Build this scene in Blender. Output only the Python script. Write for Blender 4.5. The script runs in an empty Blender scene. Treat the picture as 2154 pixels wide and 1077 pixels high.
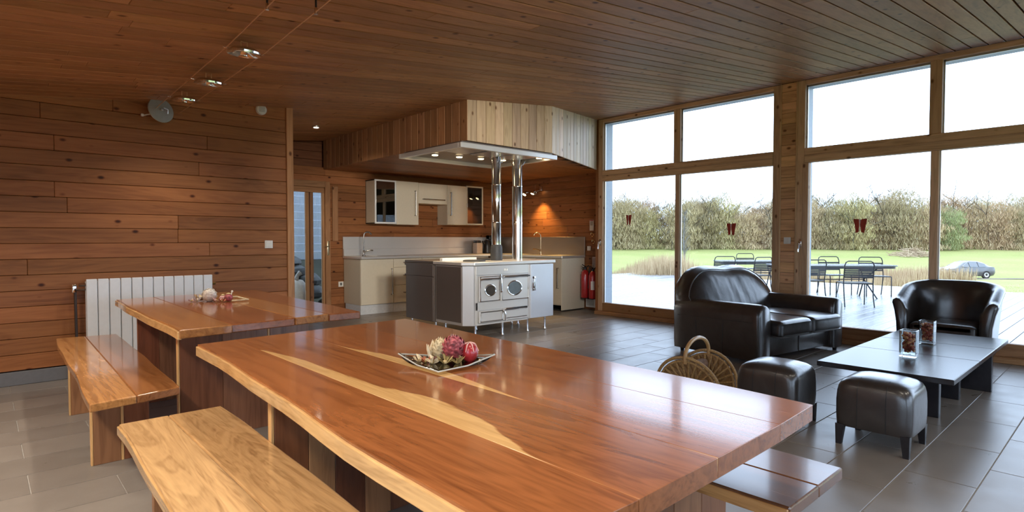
import bpy, bmesh, math, random
from mathutils import Vector, Matrix
S = bpy.context.scene
COL = S.collection
PI = math.pi
rnd = random.Random(7)

# ------------------------------------------------------------------ camera, sky, exposure
cd = bpy.data.cameras.new('camera'); cam = bpy.data.objects.new('camera', cd); COL.objects.link(cam)
S.camera = cam
cd.sensor_fit = 'HORIZONTAL'; cd.sensor_width = 36.0
cd.lens = 36.0 * 1216.0 / 2154.0
cd.clip_start = 0.05; cd.clip_end = 600
cam.location = (0, 0, 1.25)
cam.rotation_euler = (math.radians(90 - 1.65), 0, math.radians(47.4 - 90))
w = bpy.data.worlds.new('World'); S.world = w; w.use_nodes = True
bg = w.node_tree.nodes['Background']
bg.inputs[0].default_value = (0.76, 0.94, 1.24, 1); bg.inputs[1].default_value = 4.2
S.view_settings.view_transform = 'Standard'
try: S.view_settings.look = 'None'
except Exception: pass
S.view_settings.exposure = 0.0; S.view_settings.gamma = 1.0
S.view_settings.use_curve_mapping = False
S.cycles.max_bounces = 10; S.cycles.diffuse_bounces = 6; S.cycles.transparent_max_bounces = 24
S.cycles.sample_clamp_indirect = 6.0

# ------------------------------------------------------------------ room dimensions (metres)
CA, CB = 2.45, 0.1045             # ceiling height = CA + CB*x
XW, XK, YL, YB = 7.65, 8.0, 6.5, 9.3   # window wall, kitchen wall, left wall, back wall
XWEST, YREAR = -1.5, -4.0
def ceil_z(x): return CA + CB * x

# ------------------------------------------------------------------ mesh helpers
class MB:
    def __init__(s): s.v = []; s.f = []
    def add(s, vs, fs, M=None):
        b = len(s.v)
        s.v += [tuple(M @ Vector(p)) if M is not None else tuple(p) for p in vs]
        s.f += [tuple(i + b for i in f) for f in fs]
        return s
    def box(s, x0, x1, y0, y1, z0, z1, M=None):
        return s.add([(x0,y0,z0),(x1,y0,z0),(x1,y1,z0),(x0,y1,z0),(x0,y0,z1),(x1,y0,z1),(x1,y1,z1),(x0,y1,z1)],
              [(0,3,2,1),(4,5,6,7),(0,1,5,4),(1,2,6,5),(2,3,7,6),(3,0,4,7)], M)
    def chbox(s, x0, x1, y0, y1, z0, z1, c=.003, M=None):
        lo = (x0,y0,z0); hi = (x1,y1,z1); vs = []; idx = {}
        for sx in (0,1):
            for sy in (0,1):
                for sz in (0,1):
                    sg = (sx,sy,sz); base = [hi[i] if sg[i] else lo[i] for i in range(3)]
                    for ax in range(3):
                        p = list(base)
                        for k in range(3):
                            if k != ax: p[k] += -c if sg[k] else c
                        idx[(sx,sy,sz,ax)] = len(vs); vs.append(p)
        fs = []
        def quad(a):
            cen = Vector(((x0+x1)/2,(y0+y1)/2,(z0+z1)/2)); P = [Vector(vs[i]) for i in a]
            n = (P[1]-P[0]).cross(P[2]-P[0]); m = sum(P, Vector())/len(P) - cen
            fs.append(tuple(a) if n.dot(m) > 0 else tuple(reversed(a)))
        for ax in range(3):
            o = [i for i in range(3) if i != ax]
            for sv in (0,1):
                r = []
                for a,b in ((0,0),(1,0),(1,1),(0,1)):
                    k = [0,0,0]; k[ax] = sv; k[o[0]] = a; k[o[1]] = b; r.append(idx[(*k,ax)])
                quad(r)
            for a in (0,1):
                for b in (0,1):
                    k0 = [0,0,0]; k0[o[0]] = a; k0[o[1]] = b; k1 = list(k0); k1[ax] = 1
                    quad([idx[(*k0,o[0])], idx[(*k1,o[0])], idx[(*k1,o[1])], idx[(*k0,o[1])]])
        for sx in (0,1):
            for sy in (0,1):
                for sz in (0,1): quad([idx[(sx,sy,sz,a)] for a in range(3)])
        return s.add(vs, fs, M)
    def rbox(s, x0, x1, y0, y1, z0, z1, r, seg=4, M=None, puff=0):
        bm = bmesh.new(); bmesh.ops.create_cube(bm, size=1)
        for v in bm.verts:
            v.co = Vector(((x0+x1)/2 + v.co.x*(x1-x0), (y0+y1)/2 + v.co.y*(y1-y0), (z0+z1)/2 + v.co.z*(z1-z0)))
        if puff: bmesh.ops.subdivide_edges(bm, edges=bm.edges[:], cuts=5, use_grid_fill=True)
        es = [e for e in bm.edges if not puff or (len(e.link_faces) == 2 and e.calc_face_angle(0) > 1)]
        bmesh.ops.bevel(bm, geom=es, offset=r, segments=seg, profile=.5, affect='EDGES')
        if puff:
            for v in bm.verts:
                u = (v.co.x-x0)/(x1-x0)*2-1; t = (v.co.y-y0)/(y1-y0)*2-1
                if v.co.z > (z0+z1)/2: v.co.z += puff*(1-u*u)*(1-t*t)
        bm.normal_update()
        vs = [v.co.copy() for v in bm.verts]
        bm.verts.index_update(); fs = [[v.index for v in f.verts] for f in bm.faces]; bm.free()
        return s.add(vs, fs, M)
    def tube(s, pts, r, n=8, closed=False, M=None):
        pts = [Vector(p) for p in pts]; N = len(pts); rs = r if isinstance(r, (list,tuple)) else [r]*N
        vs = []; fs = []; up = None
        for i, p in enumerate(pts):
            if closed: t = pts[(i+1) % N] - pts[i-1]
            else: t = pts[min(i+1,N-1)] - pts[max(i-1,0)]
            t.normalize()
            if up is None:
                up = Vector((0,0,1)) if abs(t.z) < .9 else Vector((1,0,0))
            a = up - t*up.dot(t)
            if a.length < 1e-5: a = t.orthogonal()
            a.normalize(); up = a; b = t.cross(a)
            for k in range(n):
                an = 2*PI*k/n; vs.append(p + (a*math.cos(an) + b*math.sin(an))*rs[i])
        for i in range(N if closed else N-1):
            for k in range(n):
                A = i*n+k; B = i*n+(k+1) % n; C = ((i+1) % N)*n+(k+1) % n; D = ((i+1) % N)*n+k
                fs.append((A,B,C,D))
        if not closed:
            fs.append(tuple(reversed(range(n)))); fs.append(tuple((N-1)*n+k for k in range(n)))
        return s.add(vs, fs, M)
    def lathe(s, prof, n=20, M=None):
        vs = []; fs = []; m = len(prof)
        for r, z in prof:
            for k in range(n):
                a = 2*PI*k/n; vs.append((r*math.cos(a), r*math.sin(a), z))
        for i in range(m-1):
            for k in range(n):
                fs.append((i*n+k, i*n+(k+1) % n, (i+1)*n+(k+1) % n, (i+1)*n+k))
        if prof[0][0] > 1e-4: fs.append(tuple(reversed(range(n))))
        if prof[-1][0] > 1e-4: fs.append(tuple((m-1)*n+k for k in range(n)))
        return s.add(vs, fs, M)
    def prism(s, poly, z0, z1, M=None):
        n = len(poly); a = sum(poly[i][0]*poly[(i+1) % n][1]-poly[(i+1) % n][0]*poly[i][1] for i in range(n))
        if a < 0: poly = list(reversed(poly))
        vs = [(x,y,z0) for x,y in poly] + [(x,y,z1) for x,y in poly]
        fs = [tuple(reversed(range(n))), tuple(range(n,2*n))] + [(i,(i+1) % n,n+(i+1) % n,n+i) for i in range(n)]
        return s.add(vs, fs, M)
    def loft(s, rings, caps=True, M=None, closed=False):
        n = len(rings[0]); vs = [p for r in rings for p in r]; fs = []; R = len(rings)
        for i in range(R if closed else R-1):
            j = (i+1) % R
            for k in range(n): fs.append((i*n+k, i*n+(k+1) % n, j*n+(k+1) % n, j*n+k))
        if caps and not closed: fs.append(tuple(reversed(range(n)))); fs.append(tuple((R-1)*n+k for k in range(n)))
        return s.add(vs, fs, M)
    def build(s, name, mat, parent=None, smooth=False, bevel=0, seg=1, color=None, fn=None):
        me = bpy.data.meshes.new(name)
        vs = [fn(p) for p in s.v] if fn else s.v
        me.from_pydata(vs, [], s.f); me.update()
        if bevel or smooth:
            bm = bmesh.new(); bm.from_mesh(me)
            bmesh.ops.recalc_face_normals(bm, faces=bm.faces[:])
            if bevel:
                es = [e for e in bm.edges if len(e.link_faces) == 2 and e.calc_face_angle(0) > .5]
                bmesh.ops.bevel(bm, geom=es, offset=bevel, segments=seg, profile=.5, affect='EDGES')
            bm.to_mesh(me); bm.free()
        if smooth:
            for p in me.polygons: p.use_smooth = True
            try: me.set_sharp_from_angle(angle=math.radians(42 if smooth is True else smooth))
            except Exception: pass
        me.materials.append(mat)
        o = bpy.data.objects.new(name, me); COL.objects.link(o)
        if parent: o.parent = parent
        if color: o.color = (*color, 1)
        return o

def tag(o, label=None, cat=None, group=None, kind=None):
    if label: o['label'] = label
    if cat: o['category'] = cat
    if group: o['group'] = group
    if kind: o['kind'] = kind
    return o
def thing(name, label, cat, loc=(0,0,0), rz=0, group=None):
    o = bpy.data.objects.new(name, None); COL.objects.link(o); o.location = loc; o.rotation_euler = (0,0,rz)
    o.empty_display_size = .1
    return tag(o, label, cat, group)
def struct(name, label=None, loc=(0,0,0)):
    o = bpy.data.objects.new(name, None); COL.objects.link(o); o.location = loc
    return tag(o, label, None, None, 'structure')
def copy_tree(o, parent=None):
    c = o.copy(); COL.objects.link(c)
    if parent: c.parent = parent
    for ch in list(o.children): copy_tree(ch, c)
    return c
def T(x,y,z): return Matrix.Translation((x,y,z))
def RX(a): return Matrix.Rotation(a,4,'X')
def RY(a): return Matrix.Rotation(a,4,'Y')
def RZ(a): return Matrix.Rotation(a,4,'Z')
def arc(c, r, a0, a1, n, plane='xz', y=0):
    out = []
    for i in range(n+1):
        a = math.radians(a0+(a1-a0)*i/n); u, v = c[0]+r*math.cos(a), c[1]+r*math.sin(a)
        out.append((u,y,v) if plane == 'xz' else ((y,u,v) if plane == 'yz' else (u,v,y)))
    return out

# ------------------------------------------------------------------ materials
def newmat(name):
    m = bpy.data.materials.new(name); m.use_nodes = True
    return m, m.node_tree.nodes, m.node_tree.links, m.node_tree.nodes['Principled BSDF']
def mathn(N, L, op, a, b=None, c=None):
    n = N.new('ShaderNodeMath'); n.operation = op
    for i, x in enumerate((a,b,c)):
        if x is None: continue
        if isinstance(x, (int,float)): n.inputs[i].default_value = x
        else: L.new(x, n.inputs[i])
    return n.outputs[0]
def ramp(N, L, fac, stops):
    n = N.new('ShaderNodeValToRGB'); e = n.color_ramp.elements
    while len(e) < len(stops): e.new(.5)
    for i, (p, c) in enumerate(stops): e[i].position = p; e[i].color = (*c, 1) if len(c) == 3 else c
    L.new(fac, n.inputs[0]); return n.outputs[0]
def mul(N, L, a, b, fac=1.0, mode='MULTIPLY'):
    n = N.new('ShaderNodeMix'); n.data_type = 'RGBA'; n.blend_type = mode
    n.inputs[0].default_value = fac if isinstance(fac, (int,float)) else 1
    if not isinstance(fac, (int,float)): L.new(fac, n.inputs[0])
    for i, x in ((6,a),(7,b)):
        if isinstance(x, tuple): n.inputs[i].default_value = (*x, 1)
        else: L.new(x, n.inputs[i])
    return n.outputs[2]
def plain(name, col, rough=.5, metal=0, coat=0, var=.06, scale=30, bump=0, spec=.5):
    m, N, L, B = newmat(name)
    tc = N.new('ShaderNodeNewGeometry'); no = N.new('ShaderNodeTexNoise'); no.inputs['Scale'].default_value = scale
    no.inputs['Detail'].default_value = 4
    L.new(tc.outputs['Position'], no.inputs['Vector'])
    r = ramp(N, L, no.outputs[0], [(.3, tuple(c*(1-var) for c in col)), (.7, tuple(min(1,c*(1+var)) for c in col))])
    L.new(r, B.inputs['Base Color'])
    B.inputs['Roughness'].default_value = rough; B.inputs['Metallic'].default_value = metal
    B.inputs['Coat Weight'].default_value = coat; B.inputs['Specular IOR Level'].default_value = spec
    if bump:
        b = N.new('ShaderNodeBump'); b.inputs['Strength'].default_value = bump; b.inputs['Distance'].default_value = .004
        L.new(no.outputs[0], b.inputs['Height']); L.new(b.outputs[0], B.inputs['Normal'])
    return m
def wood(name, axis, rough=.5, coat=0.0, grain=1.0, knots=.9, figure=1.0, bump=.15, sap=None, contrast=1.0):
    """Wood whose grain runs along the world axis; each board's own tint is its object colour."""
    m, N, L, B = newmat(name)
    g = N.new('ShaderNodeNewGeometry'); oi = N.new('ShaderNodeObjectInfo')
    off = N.new('ShaderNodeVectorMath'); off.operation = 'SCALE'; off.inputs[0].default_value = (37.1, 23.7, 31.3)
    L.new(oi.outputs['Random'], off.inputs['Scale'])
    ad = N.new('ShaderNodeVectorMath'); ad.operation = 'ADD'
    L.new(g.outputs['Position'], ad.inputs[0]); L.new(off.outputs[0], ad.inputs[1])
    def mapped(al, ac):
        mp = N.new('ShaderNodeMapping'); sc = [ac]*3; sc['xyz'.index(axis)] = al
        mp.inputs['Scale'].default_value = sc; L.new(ad.outputs[0], mp.inputs['Vector']); return mp.outputs[0]
    n1 = N.new('ShaderNodeTexNoise'); n1.inputs['Scale'].default_value = 1; n1.inputs['Detail'].default_value = 5
    n1.inputs['Distortion'].default_value = .6*figure
    L.new(mapped(1.6, 34), n1.inputs['Vector'])
    n2 = N.new('ShaderNodeTexNoise'); n2.inputs['Scale'].default_value = 1; n2.inputs['Detail'].default_value = 3
    n2.inputs['Distortion'].default_value = 1.6*figure
    L.new(mapped(.7, 6), n2.inputs['Vector'])
    n3 = N.new('ShaderNodeTexNoise'); n3.inputs['Scale'].default_value = 1; n3.inputs['Detail'].default_value = 4
    L.new(mapped(9, 170), n3.inputs['Vector'])
    # growth rings: sine of a warped field
    rg = mathn(N, L, 'SINE', mathn(N, L, 'MULTIPLY', n2.outputs[0], 34.0))
    rg = mathn(N, L, 'MULTIPLY_ADD', rg, .5, .5)
    f = mathn(N, L, 'MULTIPLY', n1.outputs[0], .52)
    f = mathn(N, L, 'MULTIPLY_ADD', rg, .12*grain, f)
    f = mathn(N, L, 'MULTIPLY_ADD', n2.outputs[0], .40, f)
    f = mathn(N, L, 'MULTIPLY_ADD', n3.outputs[0], .14, f)
    k = contrast
    col = ramp(N, L, f, [(.30,(max(.1,1-.60*k),max(.06,1-.68*k),max(.05,1-.74*k))), (.58,(1-.06*k,1-.08*k,1-.1*k)), (.88,(1+.28*k,1+.3*k,1+.3*k))])
    vb = mathn(N, L, 'MULTIPLY_ADD', oi.outputs['Random'], .34, .83)
    cv = N.new('ShaderNodeCombineColor')
    for i in range(3): L.new(vb, cv.inputs[i])
    col = mul(N, L, col, cv.outputs[0])
    col = mul(N, L, col, oi.outputs['Color'])
    if sap:
        # pale sapwood band whose width follows a curve along the grain
        sx = N.new('ShaderNodeSeparateXYZ'); L.new(g.outputs['Position'], sx.inputs[0])
        for (x0, pts, tintc) in sap:
            fc = N.new('ShaderNodeFloatCurve'); cu = fc.mapping.curves[0]
            while len(cu.points) < len(pts): cu.points.new(.5,.5)
            for i,(a,b) in enumerate(pts): cu.points[i].location = ((a-.6)/2.5, b*4)
            fc.mapping.update()
            L.new(mathn(N, L, 'MULTIPLY_ADD', sx.outputs[1], 1/2.5, -.6/2.5), fc.inputs['Value'])
            wd = mathn(N, L, 'MULTIPLY', fc.outputs[0], .25)
            xx = mathn(N, L, 'MULTIPLY_ADD', mathn(N, L, 'SUBTRACT', n2.outputs[0], .5), -.035, mathn(N, L, 'SUBTRACT', sx.outputs[0], x0))
            d = mathn(N, L, 'SUBTRACT', wd, xx)
            mk = N.new('ShaderNodeMapRange'); mk.inputs['From Min'].default_value = 0; mk.inputs['From Max'].default_value = .006
            L.new(d, mk.inputs['Value'])
            lo = mathn(N, L, 'GREATER_THAN', mathn(N, L, 'SUBTRACT', sx.outputs[0], x0), -.004)
            fac = mathn(N, L, 'MULTIPLY', mk.outputs[0], lo)
            sapc = mul(N, L, ramp(N, L, f, [(.3,(.72,.66,.6)),(.8,(1.08,1.08,1.08))]), tintc)
            col = mul(N, L, col, sapc, fac, 'MIX')
    if knots:
        vo = N.new('ShaderNodeTexVoronoi'); vo.inputs['Scale'].default_value = 1
        L.new(mapped(4.4, 7.2), vo.inputs['Vector'])
        kr = ramp(N, L, vo.outputs['Distance'], [(.05,(.14,.08,.05)),(.09,(.40,.29,.23)),(.125,(.80,.74,.68)),(.16,(1,1,1))])
        col = mul(N, L, col, kr, knots)
    L.new(col, B.inputs['Base Color'])
    B.inputs['Roughness'].default_value = rough; B.inputs['Coat Weight'].default_value = coat; B.inputs['Coat Roughness'].default_value = .08; B.inputs['Specular IOR Level'].default_value = .5 if coat else .25
    if bump:
        b = N.new('ShaderNodeBump'); b.inputs['Strength'].default_value = bump; b.inputs['Distance'].default_value = .002
        L.new(f, b.inputs['Height']); L.new(b.outputs[0], B.inputs['Normal'])
    return m
WX = wood('pine_along_x', 'x', .48, knots=1.0, contrast=.8); WY = wood('pine_along_y', 'y', .48, contrast=.8); WZ = wood('pine_along_z', 'z', .48, contrast=.7)
CX = wood('pine_ceiling', 'x', .5, knots=.9, contrast=.7)
PX = wood('polished_along_x', 'x', .22, .6, knots=0, figure=1.5, bump=.03)
PY = wood('polished_along_y', 'y', .22, .6, knots=0, figure=2.0, bump=.03, contrast=1.0)
PZ = wood('polished_along_z', 'z', .35, .1, knots=0, figure=1.2, bump=.03, contrast=1.0)
SAPC = (.72,.43,.17)
PSAP = wood('polished_with_sapwood', 'y', .22, .6, knots=0, figure=2.0, bump=.03, contrast=1.0, sap=[
    (.905, [(.6,0),(.86,0),(1.0,.03),(1.25,.10),(1.42,.115),(1.7,.075),(2.0,.06),(2.3,.055),(2.6,.015),(2.66,0),(3.1,0)], SAPC),
    (1.21, [(.6,0),(1.2,0),(1.4,.02),(1.9,.06),(2.2,.045),(2.5,.0),(3.1,0)], SAPC)])
PINE = (.315,.124,.043); PINE_D = (.30,.13,.055); PINE_C = (.40,.20,.088)
TEAK = (.31,.105,.032); TEAKD = (.25,.085,.030); TEAKL = (.58,.29,.10); SAP = (.74,.45,.19)

def steel(name, col, rough, axis='x', scale=220, metal=1.0):
    m, N, L, B = newmat(name)
    g = N.new('ShaderNodeNewGeometry'); mp = N.new('ShaderNodeMapping'); sc = [scale]*3; sc['xyz'.index(axis)] = 2
    mp.inputs['Scale'].default_value = sc; L.new(g.outputs['Position'], mp.inputs['Vector'])
    no = N.new('ShaderNodeTexNoise'); no.inputs['Scale'].default_value = 1; no.inputs['Detail'].default_value = 3; L.new(mp.outputs[0], no.inputs['Vector'])
    L.new(ramp(N, L, no.outputs[0], [(.3,tuple(c*.965 for c in col)),(.7,col)]), B.inputs['Base Color'])
    L.new(mathn(N, L, 'MULTIPLY_ADD', no.outputs[0], .05, rough-.025), B.inputs['Roughness'])
    B.inputs['Metallic'].default_value = metal
    return m
STEEL = plain('brushed_steel', (.80,.78,.74), .30, .62, var=.02, scale=3); STEELZ = plain('brushed_steel_vertical', (.72,.71,.70), .30, .7, var=.02, scale=3)
STEELD = plain('dark_brushed_steel', (.26,.22,.195), .40, .8, var=.03, scale=3)
CHROME = steel('polished_chrome', (.80,.79,.77), .10, 'z', 60)
FLUE = steel('polished_flue_steel', (.72,.68,.63), .14, 'z', 40)
ALU = steel('satin_aluminium', (.66,.66,.65), .36)
def leather():
    m, N, L, B = newmat('black_leather')
    g = N.new('ShaderNodeNewGeometry')
    n = N.new('ShaderNodeTexNoise'); n.inputs['Scale'].default_value = 160; n.inputs['Detail'].default_value = 3; L.new(g.outputs['Position'], n.inputs['Vector'])
    n2 = N.new('ShaderNodeTexNoise'); n2.inputs['Scale'].default_value = 7; n2.inputs['Detail'].default_value = 3; n2.inputs['Distortion'].default_value = 1
    L.new(g.outputs['Position'], n2.inputs['Vector'])
    L.new(ramp(N, L, n2.outputs[0], [(.3,(.022,.018,.016)),(.7,(.036,.030,.027))]), B.inputs['Base Color'])
    B.inputs['Roughness'].default_value = .30; B.inputs['Coat Weight'].default_value = .8; B.inputs['Coat Roughness'].default_value = .22
    h = mathn(N, L, 'MULTIPLY_ADD', n.outputs[0], .25, n2.outputs[0])
    b = N.new('ShaderNodeBump'); b.inputs['Strength'].default_value = .25; b.inputs['Distance'].default_value = .012
    L.new(h, b.inputs['Height']); L.new(b.outputs[0], B.inputs['Normal'])
    return m
LEATHER = leather()
def glass(name, tint=(1,1,1), refl=1.0, rough=0.0):
    m, N, L, B = newmat(name); N.remove(B)
    out = N['Material Output']; tr = N.new('ShaderNodeBsdfTransparent'); tr.inputs[0].default_value = (*tint,1)
    gl = N.new('ShaderNodeBsdfGlossy'); gl.inputs['Roughness'].default_value = rough
    fr = N.new('ShaderNodeFresnel'); fr.inputs[0].default_value = 1.45
    mx = N.new('ShaderNodeMixShader'); L.new(mathn(N, L, 'MULTIPLY', fr.outputs[0], refl), mx.inputs[0])
    L.new(tr.outputs[0], mx.inputs[1]); L.new(gl.outputs[0], mx.inputs[2]); L.new(mx.outputs[0], out.inputs[0])
    return m
GLASS = glass('window_glass', (.97,.985,.98)); GLASSD = glass('dark_cabinet_glass', (.42,.42,.38), 3); GLASSM = glass('reflective_cabinet_glass', (.45,.48,.48), 11); VASE = glass('clear_vase_glass', (.9,.93,.93), 1.0)
def emit(name, col, st):
    m, N, L, B = newmat(name); B.inputs['Emission Color'].default_value = (*col,1); B.inputs['Emission Strength'].default_value = st
    B.inputs['Base Color'].default_value = (*col,1); return m
LAMP = emit('warm_lamp_face', (1,.78,.45), 12); LAMPC = emit('downlight_face', (1,.9,.72), 7)
CAB = plain('cabinet_cream', (.70,.635,.50), .42, var=.02); CABD = plain('cabinet_side', (.62,.55,.42), .45, var=.03)
WHITE = plain('white_enamel', (.80,.81,.80), .35, var=.02); WPLAST = plain('white_plastic', (.74,.72,.67), .4, var=.02)
BLACK = plain('black_plastic', (.02,.02,.021), .3); DARK = plain('dark_gap', (.012,.010,.009), .8)
DWOOD = plain('black_stained_wood', (.022,.020,.022), .26, coat=.0, scale=9, var=.25, spec=.35)
REDP = plain('red_paint', (.42,.02,.02), .28, coat=.4); IRON = plain('cast_iron', (.055,.057,.062), .55, metal=.4)
FRAME_T = (.62,.40,.24)
TILEM = None
def tile_mat():
    m, N, L, B = newmat('slate_tile')
    g = N.new('ShaderNodeNewGeometry'); oi = N.new('ShaderNodeObjectInfo')
    n = N.new('ShaderNodeTexNoise'); n.inputs['Scale'].default_value = 5; n.inputs['Detail'].default_value = 8; n.inputs['Roughness'].default_value = .65
    L.new(g.outputs['Position'], n.inputs['Vector'])
    c = ramp(N, L, n.outputs[0], [(.25,(.18,.155,.133)),(.75,(.235,.205,.178))])
    vb = mathn(N, L, 'MULTIPLY_ADD', oi.outputs['Random'], .26, .87); cv = N.new('ShaderNodeCombineColor')
    for i in range(3): L.new(vb, cv.inputs[i])
    L.new(mul(N, L, c, cv.outputs[0]), B.inputs['Base Color'])
    L.new(mathn(N, L, 'MULTIPLY_ADD', n.outputs[0], .22, .20), B.inputs['Roughness'])
    B.inputs['Specular IOR Level'].default_value = .27
    b = N.new('ShaderNodeBump'); b.inputs['Strength'].default_value = .12; b.inputs['Distance'].default_value = .004
    L.new(n.outputs[0], b.inputs['Height']); L.new(b.outputs[0], B.inputs['Normal'])
    return m
TILE = tile_mat(); GROUT = plain('pale_grout', (.30,.27,.24), .8, var=.15)

# ================================================================== SETTING
def tint(c, v=.10):
    k = 1 + rnd.uniform(-v, v); return (c[0]*k, c[1]*k*rnd.uniform(.97,1.03), c[2]*k*rnd.uniform(.95,1.05))
def runs(a, b, lo, hi):
    out = []; x = a - rnd.uniform(0, lo)
    while x < b:
        y = x + rnd.uniform(lo, hi)
        if b - y < .25: y = b
        if y > a + .15: out.append((max(a, x), min(b, y)))
        elif y > a: y = x if not out else y
        x = max(y, x + .2)
    if out and out[0][0] > a: out[0] = (a, out[0][1])
    return out

# ---- floor: one part per tile near enough to tell apart, the rest joined
floor = struct('floor')
MB().box(XWEST, 8.1, YREAR, 9.5, -.25, -.004).build('floor_bed', GROUT, floor)
yaw = math.radians(47.4)
tiles = []
for k in range(-15, 29):
    y0 = .53 + .3135*k; y1 = y0 + .3135
    n0 = -12
    for n in range(n0, 8):
        x0 = (3.66 if k % 2 == 0 else 4.01) + .70*n; x1 = x0 + .70
        x0c, x1c, y0c, y1c = max(x0, XWEST), min(x1, 8.0), max(y0, YREAR), min(y1, 9.3)
        if x1c - x0c < .03 or y1c - y0c < .03: continue
        cx, cy = (x0c+x1c)/2, (y0c+y1c)/2
        d = cx*math.cos(yaw) + cy*math.sin(yaw); l = cx*math.sin(yaw) - cy*math.cos(yaw)
        vis = d > 1.9 and abs(l)/d < 1.02 and 1216*1.25/d < 640
        if cy > 6.6 and cx < 2.6: vis = False
        tiles.append((vis, d, x0c, x1c, y0c, y1c))
near = sorted([t for t in tiles if t[0]], key=lambda t: t[1])[:288]
ns = set(near); field = MB()
for t in tiles:
    _, d, a, b, c, e = t; g = .0028
    mb = MB() if t in ns else field
    mb.chbox(a+g, b-g, c+g, e-g, -.012, 0, .0016)
    if t in ns: mb.build('tile', TILE, floor)
tag(field.build('tile_field', TILE, floor), kind='stuff')

# ---- ceiling
ceiling = struct('ceiling')
shear = lambda p: (p[0], p[1], p[2] + CA + CB*p[0])
MB().box(XWEST-.2, 8.3, YREAR-.2, 9.7, .034, .28).build('ceiling_deck', plain('dark_deck', (.05,.03,.02), .9), ceiling, fn=shear)
rest = MB()
y = YREAR; i = 0; nb = 0
while y < 9.3:
    y1 = min(y + .138, 9.3)
    for a, b in (runs(XWEST, XK, 2.4, 4.4) if y > -.1 else [(XWEST, XK)]):
        if b - a < .2: continue
        m = MB() if y > -.1 else rest
        m.chbox(a+.0005, b-.0005, y+.0065, y1-.0065, 0, .022, .003)
        if y > -.1: m.build('board', CX, ceiling, color=tint(PINE_C, .07), fn=shear)
    y = y1
tag(rest.build('board_field', CX, ceiling, color=PINE_C, fn=shear), kind='stuff')

# ---- left wall
def hboards(parent, axis, a, b, plane, z0, z1, side, zfun=None, lo=2.4, hi=4.4, pitch=.1365, base=PINE, skip=None, th=.02):
    """horizontal boards on a wall; axis x: wall at y=plane facing side; axis y: wall at x=plane"""
    z = z0
    while z < z1 - .01:
        zt = min(z + pitch, z1)
        for u0, u1 in runs(a, b, lo, hi):
            segs = [(u0, u1)]
            if skip:
                for (s0, s1, sz0, sz1) in skip:
                    if zt > sz0 + .02 and z < sz1 - .02:
                        ns_ = []
                        for p, q in segs:
                            if q <= s0 or p >= s1: ns_.append((p, q))
                            else:
                                if p < s0: ns_.append((p, s0))
                                if q > s1: ns_.append((s1, q))
                        segs = ns_
            for p, q in segs:
                if q - p < .03: continue
                top = zt
                if zfun: top = min(zt, max(zfun(p), zfun(q)) + .03)
                if top - z < .02: continue
                pr = rnd.uniform(0, .002); m = MB()
                lo_, hi_ = (plane, plane + th) if side < 0 else (plane - th, plane)
                if side < 0: lo_ -= pr
                else: hi_ += pr
                if axis == 'x': m.chbox(p+.001, q-.001, lo_, hi_, z+.0015, top-.0015, .004)
                else: m.chbox(lo_, hi_, p+.001, q-.001, z+.0015, top-.0015, .004)
                m.build('board', WX if axis == 'x' else WY, parent, color=tint(base, .07))
        z = zt
wl = struct('wall_left')
MB().prism([(XWEST,0),(2.6,0),(2.6,ceil_z(2.6)+.04),(XWEST,ceil_z(XWEST)+.04)], -.09, 0, T(0,YL+.11-.09,0) @ RX(PI/2)).build('backing', DARK, wl)
hboards(wl, 'x', XWEST, 2.54, YL, .122, 2.76, -1, ceil_z)
MB().chbox(2.54, 2.615, YL-.02, YL+.12, 0, ceil_z(2.55)+.02, .004).build('corner_post', WZ, wl, color=(.42,.21,.095))
bbd = struct('baseboard_left')
MB().chbox(XWEST, 2.54, YL-.014, YL+.02, 0, .115, .003).build('baseboard_strip', plain('grey_skirting', (.16,.16,.165), .5), bbd)
# return wall beside the kitchen, back wall, kitchen right wall
wr = struct('wall_return'); MB().box(2.5, 2.6, YL+.12, 9.4, 0, 2.75).build('lining', plain('pine_lining', PINE, .6), wr)
wb = struct('wall_back')
MB().box(2.5, 4.37, YB+.16, YB+.24, 2.3, 3.1).box(4.36, 8.2, YB+.021, YB+.1, 0, 3.4).box(2.5, 4.37, YB+.021, YB+.1, 2.19, 2.455).build('backing', DARK, wb)
hboards(wb, 'x', 2.6, 8.0, YB, .0, 3.3, -1, ceil_z, 1.8, 3.2, base=(.27,.105,.037), skip=[(2.5,4.36,-.1,2.18),(2.5,4.36,2.457,3.4)])  # same pine as elsewhere; kitchen shade put into the darker tint
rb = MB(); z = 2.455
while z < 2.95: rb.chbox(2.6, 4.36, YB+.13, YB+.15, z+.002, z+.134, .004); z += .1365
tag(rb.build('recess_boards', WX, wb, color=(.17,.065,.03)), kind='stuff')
wk = struct('wall_right')
MB().box(XK+.021, XK+.06, 6.2, 9.4, 0, 3.4).build('backing', DARK, wk)
wj = struct('wall_jamb'); MB().box(XW+.02, XK+.02, 6.19, 6.25, 0, 3.4).build('lining', plain('pine_lining_3', PINE, .6), wj)
hboards(wk, 'y', 6.25, 9.3, XK, .0, 3.3, -1, lambda q: 3.3, 1.2, 2.4, base=(.28,.108,.04))  # darker board tint holds the shade on this wall
t = struct('trim_1'); MB().chbox(4.40, 4.50, YB-.03, YB, 1.22, 2.15, .004).build('batten', WZ, t, color=(.36,.18,.085))

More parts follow.
